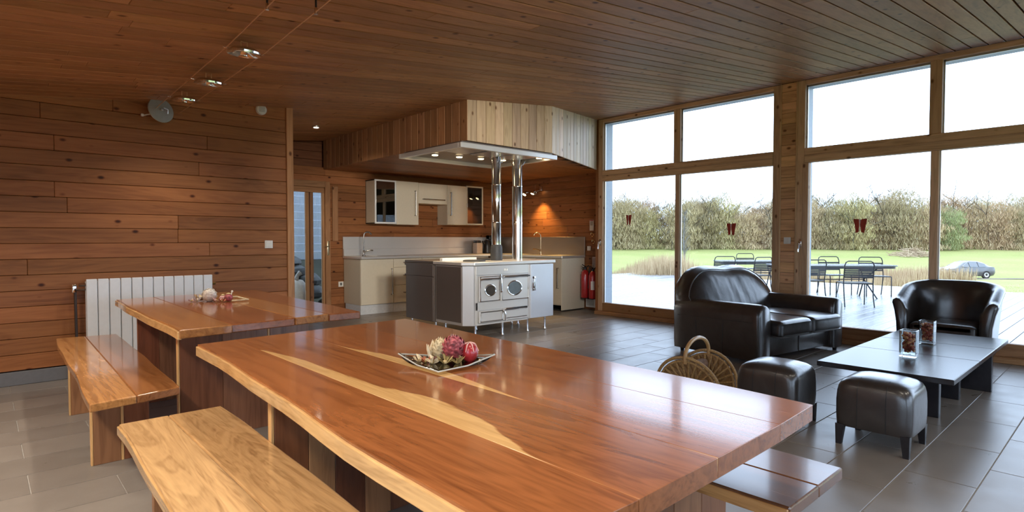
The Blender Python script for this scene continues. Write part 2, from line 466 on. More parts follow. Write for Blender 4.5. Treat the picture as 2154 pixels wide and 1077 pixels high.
# ---- bulkhead over the range (vertical boards)
bk = struct('ceiling_bulkhead')
BZ = 2.42
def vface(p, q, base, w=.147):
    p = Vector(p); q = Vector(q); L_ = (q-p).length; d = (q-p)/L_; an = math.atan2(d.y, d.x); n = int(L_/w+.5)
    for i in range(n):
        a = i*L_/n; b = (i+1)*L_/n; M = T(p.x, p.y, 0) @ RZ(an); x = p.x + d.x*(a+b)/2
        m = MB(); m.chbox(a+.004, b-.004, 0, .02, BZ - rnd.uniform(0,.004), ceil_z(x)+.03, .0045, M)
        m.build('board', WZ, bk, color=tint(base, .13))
vface((4.25, 9.29), (4.25, 5.40), (.27,.128,.058)); vface((4.25, 5.40), (5.72, 5.42), (.50,.37,.24)); vface((5.72, 5.42), (7.66, 6.22), (.66,.53,.38))  # window light put into the tints: left face darkest, right palest
MB().prism([(4.27,5.43),(5.71,5.45),(7.66,6.25),(7.99,6.25),(7.99,9.28),(4.27,9.28)], BZ+.02, BZ+.05).build('soffit_backing', DARK, bk)
y = 5.43
while y < 9.28:
    x1 = 5.70 if y < 5.5 else min(7.99, 5.70 + (y-.01-5.45)*(1.94/.8)) if y < 6.25 else 7.99
    y1 = min(y+.138, 9.28)
    MB().chbox(4.27, max(4.5,x1), y+.0015, y1-.0015, BZ, BZ+.02, .004).build('board', WX, bk, color=tint((.30,.125,.052), .1))
    y = y1

# ---- windows: joinery, panes, outer reveal
REVEAL = plain('blue_grey_metal_cladding', (.33,.38,.43), .5)
def window(name, ya, yb, ym, handle=None, sash=True):
    W = struct(name); ct = FRAME_T
    Zh = ceil_z(XW) - .005
    def mem(nm, y0, y1, z0, z1, x0=XW, x1=XW+.09, ax='z', c=ct):
        return MB().chbox(x0, x1, y0, y1, z0, z1, .005).build(nm, WZ if ax == 'z' else WY, W, color=tint(c,.05))
    mem('jamb', yb-.09, yb, .03, Zh); mem('jamb', ya, ya+.09, .03, Zh)
    mem('head', ya+.09, yb-.09, 3.185, Zh, ax='y'); mem('transom', ya+.09, yb-.09, 2.215, 2.395, x0=XW-.01, ax='y')
    mem('transom_bead', ya+.09, yb-.09, 2.295, 2.312, x0=XW-.018, x1=XW, ax='y')
    mem('bottom_rail', ya+.09, yb-.09, .055, .19, ax='y', c=(.40,.21,.09)); mem('threshold', ya, yb, 0, .055, x0=XW-.10, ax='y', c=(.36,.19,.085))
    mem('mullion', ym-.055, ym+.055, 2.395, 3.185); mem('mullion', ym-.036, ym+.036, .19, 2.215, x0=XW+.02)
    for (y0, y1) in ((ya+.09, ym-.055), (ym+.055, yb-.09)):
        MB().box(XW+.045, XW+.055, y0, y1, 2.395, 3.185).build('pane', GLASS, W)
        bd = MB(); bd.box(XW+.058, XW+.075, y0, y0+.014, 2.395, 3.185); bd.box(XW+.058, XW+.075, y1-.014, y1, 2.395, 3.185); bd.box(XW+.058, XW+.075, y0, y1, 3.165, 3.185)
        bd.build('glazing_bead', ALU, W)
    for (y0, y1) in ((ya+.09, ym-.036), (ym+.036, yb-.09)):
        MB().box(XW+.045, XW+.055, y0, y1, .19, 2.215).build('pane', GLASS, W)
        bd = MB(); bd.box(XW+.058, XW+.075, y0, y0+.012, .19, 2.215); bd.box(XW+.058, XW+.075, y1-.012, y1, .19, 2.215)
        bd.build('glazing_bead', ALU, W)
    MB().box(XW+.1, XW+.27, yb-.085, yb-.05, 0, 3.25).build('outer_reveal', REVEAL, W)
    MB().box(XW+.1, XW+.27, ya, yb, 3.18, 3.25).build('outer_head', REVEAL, W)
    if handle:
        hy, hz = handle
        h = MB().lathe([(.014,0),(.014,.012)], 12, T(XW-.002,hy,hz) @ RY(-PI/2)).tube([(XW-.012,hy,hz),(XW-.05,hy,hz),(XW-.055,hy,hz-.02),(XW-.055,hy,hz-.13)], .011, 8).rbox(XW-.008, XW, hy-.017, hy+.017, hz-.075, hz+.035, .004, 2)
        h.build('handle', CHROME, W, smooth=True)
    return W
window('window_1', 3.19, 6.18, 4.70, (6.135, 1.22))
w2 = window('window_2', .02, 2.975, 1.535, (2.925, 1.22))
MB().chbox(XW-.006, XW+.08, 2.835, 2.905, .19, 2.215, .004).build('sash_stile', WZ, w2, color=FRAME_T)
window('window_3', -3.9, -.06, -1.95)
wp = struct('wall_window')
MB().box(XW+.02, XW+.1, 2.975, 3.19, 0, 3.27).box(XW+.02, XW+.1, -.06, .02, 0, 3.27).build('backing', DARK, wp)
hboards(wp, 'y', 2.99, 3.175, XW, .0, 3.245, -1, None, 3, 4, base=(.66,.38,.19), th=.025)
for ya, yb in ((2.972,2.992),(3.172,3.194),(-.07,.03)):
    MB().chbox(XW-.008, XW+.03, ya, yb, 0, 3.245, .003).build('cover_strip', WZ, wp, color=(.62,.40,.22))

# ---- walls behind the camera, each with a wide window of its own
def rearwall(name, x0, x1, y0, y1, ax, za, zb):
    o = struct(name); pm = plain('pine_lining_2', PINE, .6); top = 3.3
    if ax == 'x':
        MB().box(x0,x1,y0,y1,0,za).box(x0,x1,y0,y1,zb,top).box(x0,x0+.25,y0,y1,za,zb).box(x1-.25,x1,y0,y1,za,zb).box((x0+x1)/2-.1,(x0+x1)/2+.1,y0,y1,za,zb).build('wall_panel', pm, o)
        MB().box(x0+.25,x1-.25,(y0+y1)/2-.004,(y0+y1)/2+.004,za,zb).build('pane', GLASS, o)
    else:
        MB().box(x0,x1,y0,y1,0,za).box(x0,x1,y0,y1,zb,top).box(x0,x1,y0,y0+.4,za,zb).box(x0,x1,y1-.6,y1,za,zb).box(x0,x1,(y0+y1)/2-.1,(y0+y1)/2+.1,za,zb).build('wall_panel', pm, o)
        MB().box((x0+x1)/2-.004,(x0+x1)/2+.004,y0+.4,y1-.6,za,zb).build('pane', GLASS, o)
rearwall('wall_rear', XWEST, XW, YREAR-.12, YREAR, 'x', .15, 2.3)
rearwall('wall_west', XWEST-.12, XWEST, YREAR, 1.9, 'y', .15, 2.1)
MB().box(XWEST-.12, XWEST, 1.9, 6.6, 0, 3.0).build('lining', plain('pine_lining_4', PINE, .6), struct('wall_west_2'))

# ---- glazed door in the back wall
dr = struct('door_1')
def dm(nm, x0, x1, z0, z1, y0=YB-.02, y1=YB+.06, ax='z', c=(.37,.19,.09)): return MB().chbox(x0,x1,y0,y1,z0,z1,.004).build(nm, WZ if ax == 'z' else WX, dr, color=tint(c,.05))
dm('door_post', 4.27, 4.36, 0, 2.22, YB-.03); dm('door_post', 2.75, 2.85, 0, 2.22, YB-.03); dm('door_head', 2.85, 4.27, 2.12, 2.22, YB-.03, ax='x')
dm('rail', 2.85, 4.27, 2.03, 2.12, YB, ax='x'); dm('rail', 2.85, 4.27, 0, .12, YB, ax='x')
dm('stile', 4.235, 4.27, .12, 2.03, YB); dm('stile', 4.02, 4.075, .12, 2.03, YB, c=(.20,.10,.05)); dm('stile', 3.95, 4.015, .12, 2.03, YB+.03, c=(.36,.19,.09)); dm('stile', 2.85, 2.95, .12, 2.03, YB)
for a, b in ((4.075,4.235),(2.95,3.95)): MB().box(a,b,YB+.03,YB+.036,.12,2.03).build('pane', GLASS, dr)
MB().rbox(4.295, 4.335, YB-.042, YB-.03, .98, 1.22, .004, 2).tube([(4.315,YB-.04,1.13),(4.315,YB-.085,1.13),(4.29,YB-.09,1.13),(4.23,YB-.09,1.13)], .009, 8).build('handle', plain('brass', (.75,.62,.40), .3, 1), dr, smooth=True)

# ================================================================== KITCHEN
def bar_handle(mb, p, q, out, r=.008):
    p = Vector(p); q = Vector(q); o = Vector(out); e = (q-p)*.06
    mb.tube([p, p+o, p+o+e*.0, q+o, q], r, 8); return mb
HANDLE = plain('handle_steel', (.42,.40,.38), .25, .9, var=.02)
# -- base units along the back wall
def base_unit(name, label, x0, x1, fronts, side=None):
    t = thing(name, label, 'cabinet', (x0, 8.68, 0))
    W = x1-x0
    MB().chbox(0, W, .02, .60, .156, .92, .002).build('carcass', CABD, t)
    MB().chbox(0, W, .012, .55, 0, .154, .002).build('plinth', plain('pale_plinth', (.62,.65,.68), .35, .0), t)
    for (nm, a, b, z0, z1, h) in fronts:
        d = MB().chbox(a+.002, b-.002, 0, .02, z0+.002, z1-.002, .002).build(nm, CAB, t)
        hb = MB(); bar_handle(hb, *h, (0,-.036,0), .011); hb.build('handle', HANDLE, d, smooth=True)
    return t
base_unit('base_cabinet', 'cream base cabinet with one tall handled door under the sink by the glazed door', 4.60, 5.215,
    [('door', 0, .615, .158, .918, ((.575,0,.745),(.575,0,.31)))])
base_unit('drawer_cabinet', 'cream base cabinet with stacked drawers half hidden by the dark island cabinet', 5.217, 5.80,
    [('drawer',0,.58,.768,.918,((.2,0,.85),(.38,0,.85))),('drawer',0,.58,.464,.766,((.2,0,.63),(.38,0,.63))),('drawer',0,.58,.158,.462,((.2,0,.33),(.38,0,.33)))])
base_unit('base_cabinet', 'cream base cabinet hidden behind the range cooker', 5.802, 7.36, [('door',0,.78,.158,.918,((.72,0,.745),(.72,0,.31))),('door',.78,1.55,.158,.918,((.84,0,.745),(.84,0,.31)))])
t = thing('base_cabinet', 'cream end cabinet with a plain side panel beside the fire extinguishers', 'cabinet', (7.375, 6.75, 0))
MB().chbox(0, .60, 0, .018, .02, .92, .002).build('end_panel', CAB, t)
MB().chbox(.02, .58, .02, 1.9, .10, .92, .002).build('carcass', CABD, t); MB().box(.05, .55, .0, 1.9, 0, .02).build('plinth', DARK, t)
for i in range(3):
    d = MB().chbox(0, .02, .02+i*.62, .63+i*.62, .12, .915, .002).build('door', CABD, t)
    hb = MB(); bar_handle(hb, (0,.08+i*.62,.75), (0,.08+i*.62,.4), (-.034,0,0)); hb.build('handle', HANDLE, d, smooth=True)
# -- steel worktops with splashbacks
t = thing('worktop', 'stainless steel worktop with a tall splashback along the back wall', 'worktop', (4.58, 9.28, .92))
MB().chbox(0, 2.772, -.66, 0, .002, .045, .006).build('top', STEEL, t)
MB().chbox(0, 3.39, -.022, -.002, .046, .375, .002).build('splashback', STEEL, t)
MB().chbox(0, 3.36, -.045, -.022, .046, .165, .004).build('upstand', STEEL, t)
MB().rbox(.38, .98, -.5, -.14, .0455, .050, .002, 2).build('sink_rim', CHROME, t)
t = thing('worktop', 'stainless steel worktop along the right kitchen wall under the spotlight bar', 'worktop', (7.355, 6.73, .92))
MB().chbox(0, .62, 0, 2.52, .002, .045, .006).build('top', STEEL, t)
MB().chbox(.598, .618, 0, 2.54, .046, .375, .002).build('splashback', STEELD, t)
MB().rbox(.14, .50, .55, 1.2, .0455, .050, .002, 2).build('sink_rim', CHROME, t)
def tap(label, loc, rz, mat, scale=1):
    t = thing('mixer_tap', label, 'tap', loc, rz)
    MB().lathe([(.028,0),(.028,.012),(.018,.02),(.018,.09),(.012,.10)], 16).build('base', mat, t, smooth=True)
    MB().tube([(0,0,.08),(0,0,.34*scale)]+[(p[0],0,p[2]) for p in arc((.07,.34*scale), .07, 180, 20, 10)], .0115, 10).build('spout', mat, t, smooth=True)
    MB().tube([(0,0,.06),(0,-.05,.075)], .011, 8).tube([(0,-.045,.073),(.07,-.085,.10),(.13,-.10,.095)], [.009,.009,.012], 8).build('lever', mat, t, smooth=True)
tap('grey steel gooseneck mixer tap on the back worktop beside the left end', (4.80, 8.95, .966), math.radians(-10), steel('tap_steel', (.30,.29,.28), .25))
tap('brass toned gooseneck mixer tap on the right worktop under the wall lamp', (7.86, 7.74, .966), math.radians(150), plain('brass_tap', (.62,.48,.30), .22, 1))
# -- wall cabinets
def wall_unit(name, label, x0, x1, z0, z1, glassdoor, hnd, depth=.33):
    t = thing(name, label, 'cabinet', (x0, YB-depth-.005, z0)); W = x1-x0; H_ = z1-z0
    if glassdoor:
        MB().box(0,W,depth-.015,depth-.001,0,H_).box(0,.016,.02,depth,0,H_).box(W-.016,W,.02,depth,0,H_).box(0,W,.02,depth,0,.016).box(0,W,.02,depth,H_-.016,H_).box(.016,W-.016,.04,depth-.02,H_*.5,H_*.5+.016).build('carcass', CABD, t)
        f = .028
        d = MB().chbox(0,f,0,.02,0,H_,.002).chbox(W-f,W,0,.02,0,H_,.002).chbox(f,W-f,0,.02,0,f,.002).chbox(f,W-f,0,.02,H_-f,H_,.002).build('door', WHITE if hnd != 'r' else CAB, t)
        MB().box(f,W-f,.006,.011,f,H_-f).build('pane', GLASSM if hnd == 'l' else GLASSD, d)
        MB().rbox(.006,.02,-.02,0,H_*.45,H_*.55,.003,2).build('knob', ALU, d)
    else:
        MB().chbox(0,W,.02,depth,0,H_,.002).build('carcass', CABD, t)
        d = MB().chbox(.0015,W-.0015,0,.02,.001,H_-.001,.002).build('door', CAB, t)
        hb = MB(); bar_handle(hb, *hnd, (0,-.036,0), .011); hb.build('handle', HANDLE, d, smooth=True)
    return t
wall_unit('wall_cabinet', 'wall cabinet with white framed glass door nearest the glazed door', 5.03, 5.455, 1.525, 2.29, True, 'l')
wall_unit('wall_cabinet', 'cream wall cabinet with long vertical handle at its right edge', 5.457, 5.92, 1.515, 2.29, False, ((.385,0,.61),(.385,0,.17)))
wall_unit('wall_cabinet', 'short cream wall cabinet with horizontal handle bridging the gap between taller cabinets', 5.922, 6.57, 1.91, 2.285, False, ((.09,0,.08),(.57,0,.08)))
wall_unit('wall_cabinet', 'cream wall cabinet with long vertical handle at its left edge', 6.572, 7.03, 1.53, 2.285, False, ((.07,0,.61),(.07,0,.18)))
wall_unit('wall_cabinet', 'wall cabinet with dark glass door nearest the kitchen corner', 7.032, 7.455, 1.535, 2.30, True, 'r')
# -- sockets, switches, small wall plates
def plate(name, label, cat, loc, rz, w_, h_, mat, details):
    """wall plate lying in the local xz plane, facing -y"""
    t = thing(name, label, cat, loc, rz)
    MB().rbox(-w_/2, w_/2, -.012, 0, -h_/2, h_/2, .003, 2).build('faceplate', mat, t)
    for (nm, a, b, c, d, mt, pr) in details: MB().rbox(a, b, -.012-pr, -.0115, c, d, min(.002,pr/2.2), 1).build(nm, mt, t)
PL = plain('plate_white', (.72,.69,.62), .4)
GREYM = plain('socket_grey', (.10,.10,.10), .4)
plate('wall_socket', 'cream single wall socket low between the glazed door and the base cabinet', 'socket', (4.55, YB, .48), 0, .09, .09, PL, [('socket_hole',-.016,.016,-.02,.024,GREYM,.002)])
plate('double_socket', 'steel double socket on the back splashback', 'socket', (5.80, YB-.024, 1.205), 0, .24, .105, steel('socket_steel',(.55,.53,.48),.3), [('socket_insert',-.105,-.045,-.04,.04,GREYM,.003),('socket_insert',-.03,.03,-.04,.04,GREYM,.003),('socket_insert',.05,.105,-.04,.04,GREYM,.003)])
plate('light_switch', 'white stacked double switch plate on the left plank wall', 'switch', (2.335, YL, 1.195), 0, .085, .085, WPLAST, [('rocker',-.032,.032,.004,.034,PL,.004),('rocker',-.032,.032,-.034,-.004,PL,.004)])
plate('light_switch', 'white square switch on the plank pillar between the windows', 'switch', (XW-.003, 3.08, 1.235), -PI/2, .085, .085, WPLAST, [('rocker',-.032,.032,-.032,.032,PL,.004)])
plate('wall_socket', 'small white wall switch above the fire extinguishers', 'switch', (XK-.003, 6.66, 1.09), -PI/2, .08, .08, PL, [('rocker',-.022,.022,-.028,.028,WPLAST,.003)])
plate('safety_notice', 'small white instruction notice at top on the kitchen wall by the window', 'sign', (XK-.003, 6.60, 1.50), -PI/2, .09, .19, WPLAST, [('printed_band',-.03,.03,-.005,.07,plain('grey_print',(.42,.40,.38),.6),.001),('red_header',-.04,.04,.078,.092,REDP,.001)])
plate('framed_notice', 'white framed notice low behind the red fire extinguishers', 'sign', (XK-.003, 6.62, .19), -PI/2, .21, .30, WPLAST, [('notice_sheet',-.08,.08,-.12,.12,plain('pale_sheet',(.5,.48,.42),.7),.001)])
plate('framed_notice', 'white bracket plate just above the fire extinguishers', 'sign', (XK-.003, 6.52, .84), -PI/2, .12, .2, plain('pale_bracket',(.55,.48,.42),.5), [('bracket_sheet',-.045,.045,-.08,.08,plain('pale_sheet_2',(.40,.30,.24),.7),.001)])
for lb, z, yy in (('upper brass coat hook on the kitchen wall by the window', 1.34, 6.60), ('lower brass coat hook on the kitchen wall by the window', 1.215, 6.575)):
    t = thing('brass_hook', lb, 'hook', (XK-.002, yy, z))
    MB().tube([(0,0,.03),(-.03,0,.02)]+[(-.03,-.03+.03*math.cos(a/10*5.0),.0+.03*math.sin(a/10*5.0)-.005) for a in range(11)], .006, 6).build('hook', plain('hook_brass', (.75,.58,.28), .25, 1), t, smooth=True)
# -- kettle and coffee things
t = thing('kettle', 'black electric kettle on the back worktop beside the flue pipe', 'kettle', (7.60, 9.02, .966))
MB().lathe([(.085,0),(.09,.02),(.088,.03),(.082,.15),(.066,.24),(.055,.26),(.01,.275)], 20).build('body', BLACK, t, smooth=True)
MB().tube([(.06,0,.24),(.12,0,.25),(.14,0,.18),(.125,0,.08),(.085,0,.05)], .012, 8).build('handle', BLACK, t, smooth=True)
MB().tube([(-.07,0,.2),(-.12,0,.25)], [.028,.014], 8).build('spout', BLACK, t, smooth=True)
t = thing('coffee_machine', 'black coffee machine in the corner behind the kettle', 'coffee machine', (7.85, 9.10, .966))
MB().rbox(-.1,.1,-.12,.12,0,.05,.01,2).rbox(-.1,.1,.02,.12,.05,.37,.012,2).rbox(-.1,.1,-.12,.12,.28,.37,.012,2).build('body', BLACK, t, smooth=True)
MB().lathe([(.06,0),(.075,.06),(.06,.15),(.05,.17)], 16, T(0,-.04,.055)).build('jug', GLASSD, t, smooth=True)
t = thing('storage_jar', 'pale storage canister with a dark lid left of the black kettle', 'jar', (7.38, 9.05, .966))
MB().rbox(-.075,.075,-.07,.07,0,.215,.012,3).build('body', plain('beige_canister', (.46,.37,.30), .4), t, smooth=True)
MB().rbox(-.065,.05,-.06,.06,.215,.262,.012,3).build('lid', BLACK, t, smooth=True)
MB().tube([(-.02,-.05,.225),(-.01,-.05,.265),(.01,-.05,.262)], .006, 6).build('spout', CHROME, t, smooth=True)

# -- range cooker
RX0, RY0 = 4.42, 5.62
t = thing('range_cooker', 'stainless steel range cooker with two oval windowed doors on slim legs', 'cooker', (RX0, RY0, 0))
X = lambda v: v - RX0
MB().prism([(0,.10),(.10,0),(X(5.46),0.0),(X(5.46),.68),(0,.68)], .165, .915).build('body', STEELZ, t)
MB().chbox(-.006,.0, .12,.66,.20,.90,.002).build('side_panel', STEELD, t)
MB().prism([(-.03,.09),(.09,-.03),(X(5.98),-.03),(X(5.98),.70),(-.03,.70)], .922, .962).build('hob_top', STEEL, t, bevel=.006)
MB().chbox(X(4.545),X(5.45),-.022,-.001,.80,.912,.003).build('fascia', STEEL, t)
b = MB().lathe([(.017,0),(.017,.004),(.013,.006)], 16, T(X(5.02),-.022,.855) @ RX(PI/2)).lathe([(.017,0),(.017,.004),(.013,.006)], 16, T(X(5.055),-.022,.855) @ RX(PI/2)); b.build('badge', WPLAST, t, smooth=True)
MB().chbox(X(4.545),X(5.45),-.012,-.001,.355,.455,.003).chbox(X(4.545),X(5.45),-.012,-.001,.165,.185,.003).chbox(X(4.545),X(4.572),-.012,-.001,.185,.80,.003).build('front_frame', STEEL, t)
def odoor(nm, x0, x1, z0, z1, cx, cz, rx, rz_, gm):
    d = MB().chbox(x0, x1, -.04, -.003, z0, z1, .008).build(nm, STEEL, t)
    fr = MB(); fr.tube([(x0+.008,-.042,z0+.008),(x1-.008,-.042,z0+.008),(x1-.008,-.042,z1-.008),(x0+.008,-.042,z1-.008)], .009, 6, closed=True)
    fr.build('raised_edge', CHROME, d, smooth=True)
    ring = MB(); ring.tube([(cx+rx*math.cos(2*PI*i/28), -.042, cz+rz_*math.sin(2*PI*i/28)) for i in range(28)], .010, 8, closed=True); ring.build('oval_rim', CHROME, d, smooth=True)
    g = MB(); g.lathe([(0,.0),(1,.0),(1,.004),(0,.004)], 28, T(cx,-.0405,cz) @ Matrix.Diagonal((rx,1,rz_,1)) @ RX(PI/2)); g.build('oval_window', gm, d)
    return d
OVG = plain('oven_glass_dark', (.05,.045,.04), .08, coat=1); OVG2 = plain('oven_glass_blue', (.12,.15,.17), .08, coat=1)
d1 = odoor('firebox_door', X(4.585), X(4.915), .462, .785, X(4.756), .603, .088, .070, OVG)
d2 = odoor('oven_door', X(4.950), X(5.435), .455, .785, X(5.176), .610, .125, .093, OVG2)
MB().tube([(X(4.60),-.05,.745),(X(4.60),-.075,.75),(X(4.90),-.075,.75),(X(4.90),-.05,.745)], .012, 8).build('rail', CHROME, d1, smooth=True)
MB().tube([(X(4.97),-.05,.76),(X(4.97),-.075,.765),(X(5.42),-.075,.765),(X(5.42),-.05,.76)], .012, 8).build('rail', CHROME, d2, smooth=True)
MB().tube([(X(4.93),-.045,.80),(X(4.932),-.06,.72),(X(4.93),-.06,.60),(X(4.945),-.06,.585),(X(4.93),-.045,.57)], .010, 8).build('door_latch', CHROME, t, smooth=True)
dw = MB().chbox(X(4.585), X(4.985), -.035, -.003, .195, .345, .006).build('ash_drawer', STEEL, t)
MB().tube([(X(4.60),-.037,.21),(X(4.97),-.037,.21),(X(4.97),-.037,.33),(X(4.60),-.037,.33)], .011, 6, closed=True).build('raised_edge', CHROME, dw, smooth=True)
dw = MB().chbox(X(4.99), X(5.44), -.035, -.003, .195, .345, .006).build('warming_drawer', STEEL, t)
MB().tube([(X(5.00),-.035,.335),(X(5.00),-.06,.345),(X(5.38),-.06,.345),(X(5.38),-.035,.335)], .016, 8).tube([(X(5.02),-.037,.225),(X(5.40),-.037,.225)], .009, 6).build('rail', CHROME, dw, smooth=True)
MB().tube([(X(4.97),-.037,.335),(X(4.99),-.06,.31),(X(5.0),-.06,.26),(X(5.005),-.05,.20)], .010, 8).build('drawer_pull', CHROME, t, smooth=True)
md = MB().chbox(X(5.475), X(5.945), .0, .68, .17, .915, .004).build('side_module', STEELZ, t)
dd = MB().chbox(X(5.495), X(5.94), -.022, -.001, .175, .912, .004).build('cupboard_door', plain('door_steel',(.74,.77,.82),.30,.6,var=.02,scale=3), t)
MB().rbox(X(5.525),X(5.585),-.026,-.021,.55,.745,.002,2).tube([(X(5.555),-.026,.725),(X(5.555),-.05,.715),(X(5.555),-.05,.58),(X(5.555),-.026,.57)], .010, 8).build('handle', CHROME, dd, smooth=True)
for (lx, ly) in ((.16,.05),(.62,.05),(1.08,.05),(1.42,.05),(.10,.60),(.62,.60),(1.42,.60)):
    MB().lathe([(.021,0),(.016,.02),(.014,.17)], 12, T(lx,ly,0)).build('leg', CHROME, t, smooth=True)
MB().chbox(.04,.62,.58,.64,.963,1.003,.004).build('rear_rail', WHITE, t)
MB().lathe([(.15,0),(.15,.012),(.13,.018)], 24, T(.35,.30,.962)).build('hot_plate', IRON, t, smooth=True)
MB().chbox(.62,.80,.50,.58,.963,.985,.004).build('cast_cover', IRON, t)
# -- flues
def flue(label, x, y, r, collar):
    t = thing('flue_pipe', label, 'flue pipe', (x, y, .963))
    pr = [(r,.0 if not collar else .20),(r,.51)] ; top = 2.50-.963
    MB().lathe([(r,.0 if not collar else .21),(r,.505),(r*1.04,.508),(r*1.04,.53),(r,.533),(r,1.02),(r*1.03,1.023),(r*1.03,1.04),(r,1.043),(r,top)], 28).build('pipe', FLUE, t, smooth=True)
    if collar: MB().lathe([(.080,0),(.084,.012),(.082,.15),(.078,.19),(r*1.02,.215)], 28).build('collar', IRON, t, smooth=True)
    cl = MB()
    for a in range(5):
        an = a*2*PI/5+.5; cl.tube([(r*1.02*math.cos(an), r*1.02*math.sin(an), top-.20),(r*1.5*math.cos(an), r*1.5*math.sin(an), top-.14),(r*1.6*math.cos(an), r*1.6*math.sin(an), top-.125)], .006, 6)
    cl.build('bracket', CHROME, t, smooth=True)
flue('left polished flue pipe rising from a black collar on the range', 5.226, 6.0, .066, True)
flue('right polished flue pipe standing straight on the range top', 5.619, 6.0, .074, False)
# -- extractor hood
t = thing('extractor_hood', 'flat stainless extractor hood with small spot lamps under the plank bulkhead', 'hood', (4.15, 5.395, 2.33))
w_, d_ = 1.65, 1.36
MB().chbox(0,w_,0,.05,0,.06,.004).chbox(0,w_,d_-.05,d_,0,.06,.004).chbox(0,.05,.05,d_-.05,0,.06,.004).chbox(w_-.05,w_,.05,d_-.05,0,.06,.004).build('rim', STEEL, t)
MB().box(.05,w_-.05,.05,d_-.05,.05,.085).build('canopy', STEELD, t)
for x0 in (.16, .62, 1.06): MB().chbox(x0,x0+.40,.22,.62,.035,.05,.004).build('filter_panel', plain('filter_steel',(.55,.57,.62),.25,.7,var=.02,scale=3), t)
for (lx, ly) in ((.30,.95),(.65,.88),(.98,.82),(1.30,.72),(1.52,.22)):
    l = MB().lathe([(.045,0),(.045,.012),(.03,.014)], 18, T(lx,ly,.036)).build('spot_lamp', CHROME, t, smooth=True)
    MB().lathe([(.040,-.006),(.040,.004)], 18, T(lx,ly,.034)).build('lamp_face', LAMP, l)
    ld = bpy.data.lights.new('hood_spot', 'SPOT'); ld.energy = 45; ld.color = (1,.75,.45); ld.spot_size = 1.7; ld.spot_blend = .8; ld.shadow_soft_size = .03
    lo = bpy.data.objects.new('hood_spot', ld); COL.objects.link(lo); lo.parent = t; lo.location = (lx, ly, .02)
# -- dark island cabinet behind the range
t = thing('island_cabinet', 'dark steel island cabinet with a drawer line behind the range cooker', 'cabinet', (4.42, 6.325, 0))
MB().chbox(0,1.5,.0,.70,.15,.93,.004).build('body', STEELD, t); MB().chbox(-.01,1.52,.0,.71,.93,.962,.004).build('top', STEELD, t)
MB().chbox(-.012,0,.02,.68,.755,.925,.003).build('drawer_panel', STEELD, t); MB().chbox(-.012,0,.02,.68,.155,.742,.003).build('side_panel', STEELD, t)
for z in (.90, .755): MB().tube([(.02,.70,z),(.02,.75,z),(.3,.75,z),(.3,.70,z)], .009, 8).build('handle', BLACK, t, smooth=True)
for lx in (.06,1.44):
    for ly in (.06,.64): MB().lathe([(.02,0),(.015,.02),(.014,.155)], 12, T(lx,ly,0)).build('leg', CHROME, t, smooth=True)
# -- spotlight bar on the right kitchen wall
t = thing('spotlight_bar', 'chrome bar with three warm spotlights on the kitchen wall', 'wall lamp', (XK, 8.02, 2.17))
MB().lathe([(.05,0),(.05,.015),(.04,.02)], 20, RY(-PI/2)).tube([(-.02,0,0),(-.06,0,0)], .008, 8).tube([(-.06,.24,.0),(-.06,0,.0),(-.06,-.24,.03)], .008, 8).build('bar', CHROME, t, smooth=True)
for i, (yy, zz, a, lit) in enumerate(((.22,-.02,25,1),(.0,-.01,10,1),(-.22,.05,-20,1))):
    M = T(-.075, yy, zz) @ RY(math.radians(a+15))
    h = MB().lathe([(.012,.05),(.03,.045),(.042,.0),(.044,-.035),(.038,-.03),(.0,-.012)], 16, M).build('spot_head', CHROME, t, smooth=True)
    MB().lathe([(.033,-.030),(.033,-.026)], 14, M).build('lamp_face', LAMP, h)
ld = bpy.data.lights.new('wall_spot', 'SPOT'); ld.energy = 150; ld.color = (1,.58,.18); ld.spot_size = 1.75; ld.spot_blend = .7; ld.shadow_soft_size = .02
lo = bpy.data.objects.new('wall_spot', ld); COL.objects.link(lo); lo.location = (XK-.14, 7.80, 2.16); lo.rotation_euler = (0, math.radians(16), 0)
# -- fire extinguishers
def extinguisher(label, loc, r, h, mat, labelled):
    t = thing('fire_extinguisher', label, 'extinguisher', loc)
    MB().lathe([(r*.9,0),(r,.02),(r,h*.72),(r*.8,h*.82),(r*.3,h*.88),(r*.3,h*.9)], 20).build('cylinder', mat, t, smooth=True)
    MB().lathe([(r*.34,h*.88),(r*.36,h*.95)], 12).tube([(-.03,0,h*.95),(.02,0,h*.97),(-.10,-.02,h*1.05)], .008, 6).tube([(0,0,h*.94),(-.09,-.02,h*.96)], .007, 6).build('valve', BLACK, t, smooth=True)
    MB().tube([(.01,0,h*.93),(.02,-.06,h*1.02),(.0,-r-.03,h*.95),(0,-r-.02,h*.6),(-.01,-r-.012,h*.3)], .010, 8).build('hose', BLACK, t, smooth=True)
    if labelled:
        lb = MB(); vs = []; n = 6
        for z in (h*.28, h*.56):
            for k in range(n+1):
                a = math.radians(190+ k*9); vs.append(((r+.001)*math.cos(a), (r+.001)*math.sin(a), z))
        lb.add(vs, [(k,k+1,n+2+k,n+1+k) for k in range(n)]); lb.build('label_sticker', WPLAST, t)
extinguisher('red fire extinguisher nearer the cream cabinet end', (7.86, 6.64, .22), .072, .56, REDP, False)
extinguisher('red fire extinguisher with a white label nearer the window', (7.85, 6.455, .22), .072, .54, REDP, True)
extinguisher('dark fire extinguisher tucked behind the red ones beside the window jamb', (7.93, 6.34, .24), .055, .48, plain('dark_red_paint',(.06,.012,.012),.3), False)
for yy in (6.62, 6.46):
    t = thing('wall_bracket', 'black wall bracket holding the extinguisher ' + ('near the cabinet' if yy > 6.5 else 'near the window'), 'bracket', (XK-.012, yy, .22))
    MB().box(-.215,0,-.05,.05,-.012,-.002).box(-.012,0,-.05,.05,0,.4).build('bracket_plate', BLACK, t)

